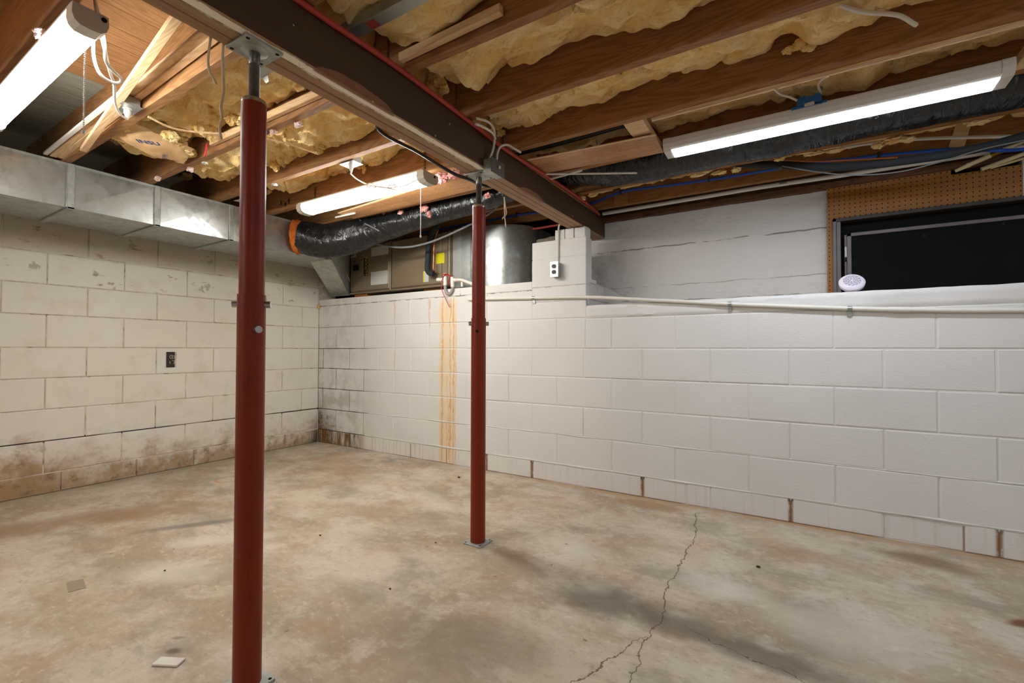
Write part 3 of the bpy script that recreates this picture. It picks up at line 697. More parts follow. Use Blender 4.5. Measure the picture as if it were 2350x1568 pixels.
# kraft-faced piece hanging down
def sheet(P00, P10, P01, P11, bulge, nx=16, ny=10, seed=0):
    vs = []; fs = []
    for i in range(nx+1):
        for k in range(ny+1):
            u, v = i/nx, k/ny
            p = (P00*(1-u)+P10*u)*(1-v)+(P01*(1-u)+P11*u)*v
            p = p+bulge*(math.sin(math.pi*u)*math.sin(math.pi*v))+Vector((.006*fbm((u*5, v*5, seed)), .006*fbm((u*5, v*5, seed+4)), .01*fbm((u*4, v*6, seed+8))))
            vs.append(p)
    n = ny+1
    for i in range(nx):
        for k in range(ny): fs.append((i*n+k, i*n+k+1, (i+1)*n+k+1, (i+1)*n+k))
    return MB().poly(vs, fs)
kb = thing('kraft_faced_batt', 'torn kraft-paper faced insulation hanging over the duct with blue print', 'insulation', (1.4, -1.9, 2.0))
k00, k10 = Vector((1.27, -2.08, 2.0)), Vector((1.50, -2.075, 2.02)); k01, k11 = Vector((1.25, -1.755, 1.985)), Vector((1.47, -1.80, 2.0))
part(sheet(k00, k01, k10, k11, Vector((-.06, 0, -.035)), 24, 12, 3), 'paper_facing', KRAFT, kb, True)
for k, (px, py, rx, rz) in enumerate(((390, 312, .06, .03), (405, 330, .06, .03), (425, 350, .04, .025), (300, 296, .04, .02), (265, 314, .03, .012), (437, 350, .03, .02))):
    tuft(kb, at(px, py, 'z', 2.02), (rx, .05, rz), 170+k*2)
def text(s, size, mat, M, parent, name='lettering', shear=0, ext=.0006, bold=0):
    cu = bpy.data.curves.new('t', 'FONT'); cu.body = s; cu.size = size; cu.extrude = ext; cu.shear = shear; cu.offset = bold; cu.resolution_u = 3
    ob = bpy.data.objects.new('t', cu); COL.objects.link(ob); dg = bpy.context.evaluated_depsgraph_get()
    me = bpy.data.meshes.new_from_object(ob.evaluated_get(dg)); bpy.data.objects.remove(ob); bpy.data.curves.remove(cu)
    me.transform(M); me.materials.clear(); me.materials.append(mat)
    o = link(name, me); o.parent = parent; off = Vector((0, 0, 0)); p = parent
    while p is not None: off += p.location; p = p.parent
    o.location = -off; return o
def frame(o, x, up):     # matrix with local x along x, local y along up
    x = Vector(x).normalized(); z = x.cross(Vector(up)).normalized(); y = z.cross(x)
    return Matrix(((x.x, y.x, z.x, o[0]), (x.y, y.y, z.y, o[1]), (x.z, y.z, z.z, o[2]), (0, 0, 0, 1)))
INK = plain('blue_print', (40, 70, 130), .7, var=.1); INKB = plain('black_print', (26, 24, 24), .7, var=.1)
q = at(318, 327, 'z', 1.966); q2 = at(372, 335, 'z', 1.958)
text('INSU', .046, INK, frame(q, q2-q, (1, 0, 0)), kb, bold=.001)
q = at(384, 366, 'z', 1.954); q2 = at(388, 345, 'z', 1.958)
text('3191', .034, INK, frame(q, q2-q, (0, -1, 0)), kb)

# ------------------------------------------------------------------ loose timber, planks and channel overhead
def bar(p0, p1, w, h, up=(0, 0, 1)):
    p0, p1 = Vector(p0), Vector(p1); M = frame(p0, p1-p0, up); L = (p1-p0).length
    return MB().cbox(0, L, -h/2, h/2, -w/2, w/2, min(w, h)*.08, M)
far_ = lambda a, b, k: a+(b-a)*k
s0, s1 = at(122, 357, 'z', 2.004), at(476, 68, 'z', 2.062); s2, s3 = at(139, 361, 'z', 2.002), at(496, 84, 'z', 2.052)
s4, s5 = at(104, 353, 'z', 2.003), at(300, 196, 'z', 2.020); s6, s7 = at(192, 344, 'z', 1.972), at(408, 36, 'z', 2.020)
for (a, bb, w_, h_, mat, lab) in (
        (s2, far_(s2, s3, 1.12), .026, .014, PINE, 'lowest pale pine strip lying over the duct towards the beam'),
        (s0, far_(s0, s1, 1.12), .028, .016, PINE, 'middle pale pine strip of the bundle over the duct'),
        (s4, s5, .018, .012, WHITEP, 'short white painted strip of the bundle over the duct'),
        (s6, far_(s6, s7, 1.10), .028, .020, PINE, 'pale strip lying crosswise over the bundle, its free end low')):
    bar(a, bb, w_, h_).build('wood_strip', mat, label=lab, cat='wood strip', group='loose strips upper left')
bar((1.55, -1.752, 2.035), (2.78, -1.752, 2.030), .022, .034).build('wood_strip', PINE, label='pale pine strip nailed along a joist left of the beam', cat='wood strip')
bar((2.93, -1.750, 2.022), (3.375, -1.750, 2.030), .024, .030).build('wood_strip', PINE, label='short pale pine strip nailed along a joist right of the beam', cat='wood strip')
bar((3.62, -.886, 1.982), (4.10, -.886, 1.982), .010, .012).build('wood_strip', PINE, label='thin pale lath under the joist left of the blue box', cat='wood strip')
bar((4.115, -.886, 1.982), (5.6, -.886, 1.982), .010, .012).build('wood_strip', PINE, label='thin pale lath under the joist right of the blue box', cat='wood strip')
ch = thing('steel_channel', 'galvanised steel stud channel lying in the joist bay right of the beam', 'channel', (3.2, -1.9, 2.03))
part(MB().cbox(2.80, 4.2, -1.945, -1.900, 2.028, 2.030, .0005), 'web', GALV, ch)
part(MB().cbox(2.80, 4.2, -1.9455, -1.944, 2.028, 2.062, .0004), 'flange', GALVD, ch); part(MB().cbox(2.80, 4.2, -1.901, -1.8995, 2.028, 2.062, .0004), 'flange', GALVD, ch)
part(MB().box(2.955, 2.995, -1.938, -1.9035, 2.0274, 2.0279), 'red_paint_mark', plain('faded_red_mark', (150, 60, 52), .5), ch)
ch = thing('steel_channel', 'short galvanised channel end left of the beam behind the post screw', 'channel', (2.45, -1.96, 2.03))
part(MB().cbox(2.36, 2.78, -1.985, -1.945, 2.028, 2.030, .0005), 'web', GALV, ch)
part(MB().cbox(2.36, 2.78, -1.986, -1.9845, 2.028, 2.058, .0004), 'flange', GALVD, ch)
part(MB().ext([(2.36, -1.945, 2.03), (2.40, -1.945, 2.03), (2.395, -1.935, 2.008), (2.375, -1.935, 2.006)], (0, .0012, 0)), 'bent_tab', GALVD, ch)
def mat_lam():
    m = Mat('laminate_plank'); x, y, z = m.sep(m.pos); v = m.com(m.mul(x, .8), m.mul(y, 7), 0)
    br = m.t.nodes.new('ShaderNodeTexBrick'); m.put(br.inputs['Vector'], m.com(x, y, 0))
    for kk, vv in (('Scale', 1.0), ('Mortar Size', .001), ('Brick Width', .34), ('Row Height', .066)): br.inputs[kk].default_value = vv
    br.inputs['Color1'].default_value = lin((204, 150, 98)); br.inputs['Color2'].default_value = lin((178, 128, 78)); br.inputs['Mortar'].default_value = lin((110, 62, 28))
    gsn = m.wave(m.vm('ADD', v, m.sc(m.noise(v, 1.5, 3, col=True), (2, 2, 0))), 4.5, 5, 3, 1.2)
    c = m.mix(m.mul(m.rng(gsn, .45, 1), .4), br.outputs[0], (120, 72, 36))
    return m.out(c, .38, 0, None, .5)
LAM = mat_lam(); EDGE = plain('fibreboard_edge', (196, 148, 92), .7)
def lam(pts, z, label):
    t = thing('laminate_board', label, 'board', (sum(p[0] for p in pts)/4, sum(p[1] for p in pts)/4, z))
    part(MB().ext([(p[0], p[1], z-.003) for p in pts], (0, 0, .003)), 'face_layer', LAM, t)
    part(MB().ext([(p[0], p[1], z) for p in pts], (0, 0, .009)), 'core', EDGE, t)
    cx = sum(p[0] for p in pts)/4; cy = sum(p[1] for p in pts)/4
    a = Vector((*pts[0], z-.002)); bq = Vector((*pts[1], z-.002)); out = Vector((0, -.014, 0))
    part(MB().ext([a, bq, bq+out, a+out], (0, 0, .004)), 'lit_edge_tongue', PINE, t)  # tongue widened and coloured pale to imitate lamplight along the board edge
lam([(2.93, -.80), (3.60, -.735), (3.585, -.525), (2.93, -.600)], 1.9775, 'brown laminate board tucked under the joists beside the LED light')
lam([(1.225, -.705), (2.76, -.855), (2.76, -.600), (1.21, -.560)], 1.9775, 'brown laminate board under the joists behind the chain-hung lamp')
for (x, lab) in ((3.535, 'pale wooden block between joists at the left end of the LED light'), (4.905, 'pale wooden block between joists at the right end of the LED light')):
    MB().cbox(x-.044, x+.044, -.892, -.529, 1.991, 2.029, .002).build('blocking', PINE, label=lab, cat='blocking')
MB().cbox(4.62, 4.80, -.532, -.5285, 2.03, 2.10, .001).build('scrap_board', JOIST, label='short scrap board on the joist face above the LED light', cat='board')
for (p0, p1, r, lab) in ((at(1247, 400, 'z', 1.965), at(1462, 397, 'z', 1.955), .0055, 'thin white stick lying level in front of the black duct'), (at(1262, 411, 'z', 1.962), at(1335, 391, 'z', 1.966), .007, 'short white stick crossing under the laminate board'),
                         (at(770, 499, 'z', 1.966), at(815, 489, 'z', 1.97), .007, 'short white stick under the left laminate board')):
    MB().cyl(p0, p1, r, 10).build('thin_stick', WHITEP, label=lab, cat='stick')
# small wood cleats holding the pipes on the far joist
for px, py in ((1425, 448), ):
    q = at(px, py, 'y', .245); MB().cbox(q.x-.05, q.x+.05, .238, .251, 1.98, 2.10, .002).build('pipe_cleat', JOIST, label='wooden cleat behind the blue water line near the beam', cat='cleat')
q = at(2205, 305, 'y', .24); MB().cbox(-.03, .03, -.006, .006, -.12, .075, .002, Matrix.Translation((q.x, .243, q.z)) @ Matrix.Rotation(R(14), 4, 'Y')).build('pipe_cleat', PINE, label='pale slanted wooden cleat behind the white water line', cat='cleat')

# ------------------------------------------------------------------ flexible duct, pipes and lines overhead
def mat_flex():
    m = Mat('black_duct_jacket'); n = m.noise(m.sc(m.pos, (1, 1, 1)), 5, 4, .6, 1.0); n2 = m.noise(m.sc(m.pos, (3, 1, 1)), 7, 3, .55, 1.6)
    c = m.mix(n, (16, 17, 18), (30, 31, 33))
    return m.out(c, m.rng(n2, .3, .7, .20, .40), 0, m.bump(m.add(m.mul(n2, .8), m.mul(n, .5)), .8, .025), .55)
FLEX = mat_flex()
fx = []
for px, py, yy, hp in ((702, 550, -.685, 36), (735, 553, -.60, 39), (775, 551, -.52, 39), (820, 540, -.43, 35), (870, 525, -.37, 30), (935, 507, -.335, 27), (1010, 486, -.325, 25), (1090, 463, -.32, 25), (1150, 445, -.32, 25)):
    q = at(px, py, 'y', yy); fx.append((q, hp*(q-CAM).dot(_f)/FPX))
fx[0] = (Vector((.735, -.70, 1.862)), .126)
fx += [(Vector(p), r_) for p, r_ in (((2.85, -.31, 2.105), .100), ((3.3, -.305, 2.055), .118), ((3.9, -.305, 2.05), .118), ((4.5, -.305, 2.055), .118), ((5.1, -.305, 2.06), .118), ((6.2, -.305, 2.06), .118), ((X1, -.305, 2.06), .118))]
ax = spl([p for p, r_ in fx], 40); rr_ = spl([Vector((r_, 0, 0)) for p, r_ in fx], 40)
rad = [v.x*(1+.04*noise.noise(Vector((p.x*6, 1, 2)))) for v, p in zip(rr_, ax)]
fd = thing('flexible_duct', 'black plastic wrapped flexible duct running from the trunk duct across the ceiling', 'duct', (.74, -.7, 1.86))
part(MB().tube(ax, rad, 40, True, lambda i, k: 1+.10*noise.noise(Vector((ax[i].x*5, k*.3, 3)))+.025*noise.noise(Vector((ax[i].x*22, k*.3, 8)))+.010*noise.noise(Vector((ax[i].x*48, k*.9, 5)))), 'jacket', FLEX, fd, True)
part(MB().tube([(.705, -.722, 1.862), (.735, -.70, 1.862), (.755, -.688, 1.862)], [.136, .130, .120], 36, True, lambda i, k: 1+.16*noise.noise(Vector((i*3, k*.9, 5)))), 'torn_liner', ORANGE, fd, True, label='orange fibreglass liner showing at the collar')
for k, (px, py, rx, rz) in enumerate(((895, 481, .05, .02), (920, 487, .03, .02), (973, 478, .05, .03), (985, 492, .015, .03), (880, 487, .015, .02), (1120, 448, .03, .02))):
    q = at(px, py, 'y', -.43); tuft(None, q, (rx, .025, rz), 200+k*1.3, rag=.9).build('insulation_tuft', PINK, None, True, label=('widest pink tuft stuck over the black duct', 'pink tuft beside the widest one on the black duct', 'pink tuft on the black duct nearest the farther post cord', 'drooping pink tip on the black duct by the pull cord', 'tiny leftmost pink tuft on the black duct', 'pink tuft on the joist right of the farther post')[k], cat='insulation', group='pink tufts on the black duct')
for k, (px, py, rx, rz) in enumerate(((1010, 410, .06, .035), (1045, 400, .06, .025))):
    q = at(px, py, 'y', -.88); tuft(None, q, (rx, .04, rz), 230+k*3.3, rag=.8).build('insulation_tuft', PINK, None, True, label=('pink insulation wad at the right end of the chain-hung lamp', 'pink insulation wad under the beam beside the farther post')[k], cat='insulation')
for k, (px, py, rx, lab) in enumerate(((362, 410, .03, 'pink tuft on the duct edge under the joists'), (437, 388, .03, 'pink tuft hanging on the joist edge left of the nearer post'), (470, 374, .016, 'white scrap on the joist edge left of the nearer post'), (627, 302, .022, 'pinkish tuft on the joist just right of the nearer post'), (685, 286, .026, 'flat pinkish tuft on the joist edge between the posts'), (630, 423, .018, 'pale tuft on the joist edge low beside the nearer post'), (90, 75, .03, 'pinkish tuft beside the upper left lamp'))):
    q = at(px, py, 'z', 1.983); q.z += 0
    if k == 6: q = at(px, py, 'z', 1.96)
    tuft(None, q, (rx, .018, rx*.55), 260+k*2.9, rag=1.1).build('insulation_tuft', PALEP if k in (0, 1, 3, 4, 6) else WHITEP, None, True, label=lab, cat='insulation')
def pipe(name, pts, r, mat, label, cat, n=10, seg=8, sm=True):
    return MB().tube(spl(pts, seg) if len(pts) > 2 else pts, r, n).build(name, mat, None, sm, label=label, cat=cat)
REDP = plain('red_pex', (178, 62, 46), .42, var=.06); BLUE = plain('blue_pex', (30, 84, 200), .38, var=.06); WPEX = plain('white_pex', (222, 214, 200), .45, var=.03)
PVC = plain('white_pvc', (232, 230, 224), .42, var=.03); FOAM = plain('black_foam', (40, 44, 48), .75, var=.08, bump=.15, bscale=120); COPPER = plain('copper', (184, 112, 72), .35, .9, .1)
GREYC = plain('grey_cable', (120, 122, 122), .42, var=.05); DARKCB = plain('dark_cable', (46, 46, 46), .42, var=.05)
pipe('water_line', [(2.922, -6.1, 1.972), (2.922, -3, 1.975), (2.922, -2.163, 1.976), (2.922, -1.768, 1.985), (2.922, -1.3, 1.972), (2.924, -.99, 1.957), (2.932, -.5, 1.965), (2.934, -.1, 1.966), (2.930, .15, 1.962), (2.924, .28, 1.957)], .010, REDP, 'red plastic water line running along the top of the dark beam', 'pipe')
pipe('water_line', [(2.77, .335, 1.945), (2.4, .335, 1.942), (2.0, .335, 1.94), (1.75, .66, 1.985)], .010, REDP, 'red plastic water line left of the beam above the return plenum', 'pipe')
bp = [at(px, py, 'y', .232) for px, py in ((1345, 470), (1430, 440), (1540, 425), (1660, 408), (1840, 378), (1945, 365), (2090, 350), (2200, 342), (2350, 343))]
bl = thing('water_line', 'blue plastic water line clipped along the far joist', 'pipe', (3.5, .232, 2.04))
part(MB().tube(spl([(1.2, .232, 2.04), at(1170, 497, 'y', .232), at(1230, 488, 'y', .232)]+bp+[(5.6, .22, 1.90)], 8), .0085, 10), 'tube', BLUE, bl, True)
for px, py in ((1425, 442), (1627, 412), (2016, 358), (1185, 494), (1830, 380)):
    q = at(px, py, 'y', .232); part(MB().cbox(q.x-.006, q.x+.006, .220, .251, q.z-.012, q.z+.020, .002), 'clip', plain('dark_clip', (50, 48, 46), .5), bl)
pl = thing('drain_pipe', 'long white PVC pipe under the rim joist above the white wall', 'pipe', (4, .345, 1.96))
part(MB().tube([(2.93, .345, 1.978), (3.99, .345, 1.985), (4.4, .345, 1.978), (4.8, .345, 1.976), (X1, .345, 1.97)], .0135, 16), 'tube', PVC, pl, True)
part(MB().cyl((4.085, .345, 1.9845), (4.125, .345, 1.984), .0140, 16), 'printed_band', plain('grey_print', (150, 150, 148), .5, var=.3), pl, True)
pipe('water_line', [at(px, py, 'y', .10) for px, py in ((1930, 339), (2030, 325), (2130, 318), (2230, 315), (2345, 313))]+[Vector((5.7, .1, 1.80))], .0085, WPEX, 'white plastic water line above the black foam-covered line', 'pipe')
fl = thing('refrigerant_line', 'black foam-insulated refrigerant line sagging in front of the pegboard', 'pipe', (4.3, 0, 1.93))
fp = [at(px, py, 'y', yy) for px, py, yy in ((1640, 372, -.06), (1720, 377, -.03), (1790, 379, -.03), (1900, 384, -.03), (2000, 378, -.03), (2110, 364, -.03), (2200, 349, -.03), (2350, 313, -.03))]
part(MB().tube(spl(fp+[Vector((5.6, -.03, 2.03))], 8), [.010]*7+[.016]*5+[.022]*60, 14) if False else MB().tube(spl(fp+[Vector((5.6, -.03, 2.03))], 8), .0215, 14), 'foam_sleeve', FOAM, fl, True)
part(MB().tube(spl([at(px, py, 'y', -.055) for px, py in ((1700, 366), (1790, 367), (1870, 371), (1960, 367), (2060, 362))], 8), .0045, 8), 'copper_line', COPPER, fl, True)
q = at(1791, 376, 'y', -.04); part(MB().cbox(q.x-.010, q.x+.010, -.062, -.010, q.z-.026, q.z+.026, .004), 'hanger_strap', DARKCB, fl)
pipe('thin_cable', [at(px, py, 'y', -.055) for px, py in ((1795, 381), (1870, 394), (1960, 402), (2060, 395), (2160, 371), (2250, 344), (2350, 322))], .0032, GREYC, 'thin grey cable sagging below the black foam line', 'cable', 6)
pipe('dark_pipe', [at(1175, 356, 'z', 2.05), at(1300, 325, 'z', 2.05), at(1445, 284, 'z', 2.06)], .012, DARKCB, 'dark plastic pipe in the bay beyond the laminate board', 'pipe', 10)
# cables dropping to the left of the beam
pipe('power_cable', [Vector((2.74, -1.52, 2.05))]+[at(px, py, 'y', yy) for px, py, yy in ((865, 290, -1.50), (960, 350, -1.32), (1040, 398, -1.20), (1075, 411, -1.13), (1104, 424, -1.0))]+[Vector((2.765, -.9, 1.84)), Vector((2.765, -.8, 1.95))], .008, DARKCB, 'dark grey power cable slung under the beam to the farther post', 'cable', 8)
pipe('grey_conduit', [at(px, py, 'y', yy) for px, py, yy in ((800, 527, -.27), (850, 555, -.24), (920, 568, -.18), (990, 555, -.14), (1080, 515, -.13), (1130, 485, -.14), (1160, 458, -.16))]+[Vector((2.6, -.165, 2.03))], .0085, GREYC, 'grey flexible cable sagging in front of the air handler', 'cable', 8)
pipe('grey_conduit', [at(px, py, 'y', -.48) for px, py in ((770, 516, ), (812, 500), (835, 512), (870, 530))], .005, GREYC, 'short grey cable bent over the black duct', 'cable', 8)
pipe('thermostat_wire', [at(784, 578, 'y', -.1), at(792, 620, 'y', -.02), at(803, 645, 'y', .09)], .004, CORD, 'pale thin wire between the duct boot and the air handler', 'cable', 6)
pipe('thin_stick', [at(340, 268, 'z', 1.975), at(390, 292, 'z', 1.965), at(440, 302, 'z', 1.97), at(516, 308, 'z', 1.985)], .005, PINE, 'thin pale stick poking out of the batt left of the nearer post', 'stick', 6)
pipe('thin_stick', [at(608, 317, 'z', 1.985), at(660, 330, 'z', 1.975), at(727, 353, 'z', 1.97)], .004, PINE, 'thin pale stick under the batt right of the nearer post', 'stick', 6)
pipe('cable_stub', [at(1925, 12, 'z', 2.08), at(1985, 28, 'z', 2.06), at(2060, 35, 'z', 2.05), at(2103, 58, 'z', 2.03)], .007, CORD, 'loose white cable end hanging from the batt at the upper right', 'cable', 8)
# ------------------------------------------------------------------ air handler on the ledge
BRONZE = plain('bronze_enamel', (136, 120, 96), .4, .1, .05, spec=.5)
BRONZED = plain('dark_bronze_trim', (100, 88, 68), .4, .1, .05, spec=.5)
def mat_label(name, base, ink, rows=16, cut=.5):
    m = Mat(name); x, y, z = m.sep(m.pos)
    ln = m.rng(m.math('FRACT', m.mul(z, rows*9.0)), .45, .55); wd = m.rng(m.noise(m.com(m.mul(x, 130), 0, m.math('FLOOR', m.mul(z, rows*9.0))), 1, 1), cut-.05, cut+.05)
    return m.out(m.mix(m.mul(ln, wd, .55), base, ink), .5)
LBLW, LBLY = mat_label('printed_white_label', (214, 212, 202), (90, 90, 96)), mat_label('printed_yellow_label', (222, 212, 20), (120, 112, 10), 14)
ah = thing('air_handler', 'brown air handler cabinet lying on the ledge with LUXAIRE badge and stickers', 'air handler', (1.0, .1, 1.49))
YA = .10
part(MB().cbox(.347, 1.665, YA+.012, .62, 1.494, 1.972, .006), 'cabinet', BRONZED, ah)
pa = part(MB().cbox(.350, .905, YA, YA+.016, 1.520, 1.965, .008), 'door_panel', BRONZE, ah)
pb = part(MB().cbox(.935, 1.545, YA, YA+.016, 1.520, 1.966, .008), 'coil_panel', BRONZE, ah)
part(MB().cyl((.920, YA+.004, 1.505), (.920, YA+.004, 1.968), .011, 12), 'corner_post', BRONZE, ah, True)
part(MB().cbox(1.548, 1.610, YA+.003, YA+.02, 1.500, 1.968, .006), 'end_panel', BRONZE, ah)
part(MB().cyl((1.63, YA+.012, 1.50), (1.63, YA+.012, 1.966), .014, 12), 'corner_post', BRONZE, ah, True)
part(MB().cbox(.347, 1.665, YA-.004, YA+.014, 1.494, 1.512, .004), 'bottom_rail', BRONZE, ah)
def sticker(px0, py0, px1, py1, mat, parent, name='sticker', label=None):
    a, bq = at(px0, py1, 'y', YA-.001), at(px1, py0, 'y', YA-.001)
    return part(MB().box(a.x, bq.x, YA-.0016, YA-.0002, a.z, bq.z), name, mat, parent, label=label)
sticker(852, 562, 892, 589, LBLW, pa); sticker(851, 620, 890, 655, LBLW, pa)
s_ = sticker(805, 571, 817, 592, LBLW, pa); a_ = at(811, 580, 'y', YA); part(MB().box(a_.x-.03, a_.x-.015, YA-.0022, YA-.0016, a_.z-.04, a_.z+.05).box(a_.x-.002, a_.x+.010, YA-.0022, YA-.0016, a_.z-.04, a_.z+.05), 'red_print', plain('red_print', (150, 50, 40), .5), s_)
sticker(1001, 580, 1020, 606, LBLY, pb, label='yellow printed sticker')
s_ = sticker(971, 622, 984, 648, LBLW, pb); a_, b_ = at(971.5, 648, 'y', YA), at(973.5, 622.5, 'y', YA); part(MB().box(a_.x, b_.x+.004, YA-.0024, YA-.0016, a_.z, b_.z), 'yellow_stripe', LBLY, s_)
bd = sticker(835, 592, 844, 633, BLACK, pa, 'badge', 'black badge with amber lettering')
q = at(842.5, 632, 'y', YA-.003)
text('LUXAIRE', .047, plain('amber_letters', (232, 178, 60), .5), frame(q, (0, 0, 1), (-1, 0, 0)), bd, shear=.25, ext=.0004, bold=.0006)
a_, b_ = at(812, 622, 'y', YA), at(824, 608, 'y', YA)
part(MB().cbox(a_.x, b_.x, YA-.012, YA, a_.z, b_.z, .003), 'latch', BLACK, pa)
MB().cbox(.40, .58, .115, .45, 1.4485, 1.4935, .003).build('wood_shim', mat_wood('orange_wood', (176, 104, 44), (196, 124, 60), (120, 62, 22)), label='short wooden shim under the left end of the air handler', cat='wood block')
MB().cbox(1.3, 1.5, .15, .5, 1.4485, 1.4935, .003).build('wood_shim', JOISTD, label='wooden shim under the right end of the air handler', cat='wood block')
# galvanised return plenum with rounded body and expanded-metal strip
pm = thing('return_plenum', 'shiny galvanised return plenum with rounded side beside the air handler', 'duct', (2.0, .3, 1.46))
part(MB().cbox(1.668, 1.86, .105, .60, 1.47, 1.975, .003), 'flat_panel', GALV, pm)
cyx, cyy, cr_ = 2.03, .42, .315; vs = []; fs = []
for k in range(29):
    th = R(238)+R(118)*k/28; vs += [(cyx+cr_*math.cos(th), cyy+cr_*math.sin(th), 1.452), (cyx+cr_*math.cos(th), cyy+cr_*math.sin(th), 1.955)]
vs = [(1.86, .125, 1.452), (1.86, .125, 1.955)]+vs+[(2.35, .62, 1.452), (2.35, .62, 1.955)]
part(MB().poly(vs, [(2*i, 2*i+2, 2*i+3, 2*i+1) for i in range(len(vs)//2-1)]), 'rounded_body', GALV, pm, True)
part(MB().ext([(v[0], v[1], 1.955) for v in vs[1::2]]+[(1.86, .62, 1.955)], (0, 0, .004)), 'top_panel', GALVD, pm)
mesh_ = MB(); nzz = 28
for i in range(7):
    for k in range(nzz):
        x = 1.674+i*.0125; z = 1.475+k*.0175
        mesh_.poly([(x, .1035, z), (x+.0125, .1035, z+.0087), (x+.0125, .1035, z+.0107), (x, .1035, z+.0020)], [(0, 1, 2, 3)]).poly([(x, .103, z+.0175), (x+.0125, .103, z+.0088), (x+.0125, .103, z+.0108), (x, .103, z+.0195)], [(0, 1, 2, 3)])
part(mesh_, 'expanded_mesh', plain('bright_mesh', (214, 214, 210), .35, .8), pm, kind='stuff')
part(MB().cbox(1.672, 1.766, .1042, .1048, 1.475, 1.97, .0002), 'filter_slot', plain('filter_slot_grey', (170, 170, 166), .5, .5), pm)  # plain grey backing sheet behind the expanded mesh
# condensate trap
tr = thing('condensate_trap', 'white and grey plastic U-shaped condensate trap hanging over the wall top', 'trap', (1.6, .03, 1.38))
WT = plain('white_pvc_fitting', (224, 220, 212), .35, var=.02); GT = plain('grey_pvc', (150, 146, 140), .35, var=.05)
T = lambda px, py: at(px, py, 'y', -.012)
p1, p2 = T(1022, 630), T(1038, 632)
part(MB().tube([T(1022, 628), T(1022, 655)], .0165, 16), 'left_tee', WT, tr, True); part(MB().tube([T(1038, 634), T(1038.5, 659)], .0165, 16), 'right_tee', WT, tr, True)
part(MB().tube(spl([T(1022, 654), T(1022, 662), T(1024.5, 671), T(1030.5, 675), T(1036, 671), T(1038.5, 663), T(1038.5, 657)], 6), .0135, 14), 'u_bend', GT, tr, True)
part(MB().tube(spl([T(1022, 642), T(1010, 642), T(1004.5, 642)], 5), .0150, 14), 'cleanout', WT, tr, True)
part(MB().ball(T(1005, 642), .0165, 14, 10), 'cap', WT, tr, True)
part(MB().tube([T(1038, 643), T(1048, 643)], .0150, 14), 'outlet_hub', WT, tr, True)
part(MB().tube(spl([T(1046, 643), T(1056, 642.5), T(1066, 645), T(1076, 649), T(1090, 654)], 6), .0125, 12), 'outlet_pipe', WPEX, tr, True)
part(MB().tube([T(1060, 648), T(1060.5, 658)], .010, 12), 'support_leg', WT, tr, True)
rw = REDW = plain('red_wire', (176, 26, 20), .4, var=.05)
TR = lambda px, py: at(px, py, 'y', -.034)
pipe('red_wire', [TR(1041, 633), TR(1034, 634), TR(1026, 631), TR(1019, 633), TR(1014.5, 643), TR(1013, 655), TR(1015, 668), TR(1022, 685), TR(1032, 706)], .0032, REDW, 'loose red wire looped over the condensate trap', 'wire', 6)
pipe('red_wire', [TR(1017, 630), TR(1024, 629), TR(1032, 633), TR(1031, 641), TR(1030.5, 648), TR(1033, 655)], .0040, REDW, 'thicker red wire wrapped around the top of the trap', 'wire', 6)
# refrigerant lines at the coil
pipe('suction_line', [at(px, py, 'y', .04) for px, py in ((1013, 505), (1003, 520), (990, 540), (984, 565), (982, 595), (981, 617), (985, 626), (996, 628))], [.022]*8+[.030]*12+[.024]*37, FOAM, 'thick black foam-covered suction line bending into the air handler', 'pipe', 14)
pipe('liquid_line', [at(px, py, 'y', .05) for px, py in ((1009, 520), (1001, 540), (996, 570), (995, 600), (995, 617), (1001, 626))], .0055, COPPER, 'bare copper liquid line beside the black suction line', 'pipe', 8)
# transition boot between trunk duct and handler
bt = thing('duct_boot', 'sloping galvanised duct boot dropping from the trunk duct to the air handler', 'duct', (.4, -.2, 1.5))
A_ = [(.457, -.416, 1.728), (.74, -.416, 1.728), (.325, .12, 1.498), (.035, .12, 1.502)]; U_ = [(.457, -.416, 1.97), (.74, -.416, 1.97), (.325, .12, 1.97), (.035, .12, 1.97)]
part(MB().poly(A_+U_, [(0, 1, 2, 3), (1, 5, 6, 2), (2, 6, 7, 3), (3, 7, 4, 0), (4, 5, 1, 0)]), 'body', mat_galv('matt_galvanised_steel', (190, 194, 186), .55, 20, .3), bt)
part(MB().tube([A_[1], A_[2]], .006, 6), 'seam', GALV, bt); part(MB().tube([A_[3], A_[2]], .007, 6), 'bottom_flange', GALV, bt)

# ------------------------------------------------------------------ pegboard, window and things on the right ledge
PEG = plain('pegboard_hardboard', (150, 98, 26), .5, var=.06)
pg = thing('pegboard', 'brown perforated pegboard panel around the dark window', 'pegboard', (4.8, .44, 1.25))
yp = .415
part(MB().box(4.333, 5.165, yp, yp+.006, 1.735, 1.905).box(4.333, 4.893, yp, yp+.006, 1.905, 1.935).box(4.333, 4.362, yp, yp+.006, 1.24, 1.735), 'panel', PEG, pg)
hb = MB(); cnt = 0
for i in range(33):
    for k in range(28):
        x, z = 4.344+i*.0254, 1.262+k*.0254
        if (z > 1.742 and (z < 1.902 or x < 4.89) and z < 1.93) or x < 4.35:
            hb.cyl((x, yp-.0004, z), (x, yp+.001, z), .0034, 8); cnt += 1
part(hb, 'peg_holes', BLACK, pg, kind='stuff')
ALU = plain('aged_aluminium', (108, 99, 97), .45, .2, .1); ALUD = plain('dark_brown_frame', (58, 48, 42), .5, 0, .1)
def mat_glass():
    m = Mat('dark_window_glass'); n = m.noise(m.pos, 3, 4)
    d = m.rng(m.noise(m.pos, 26, 3), .68, .72)
    return m.out(m.mix(m.mul(d, .12), m.mix(n, (14, 15, 14), (24, 26, 22)), (120, 118, 110)), .5, 0, None, .04)
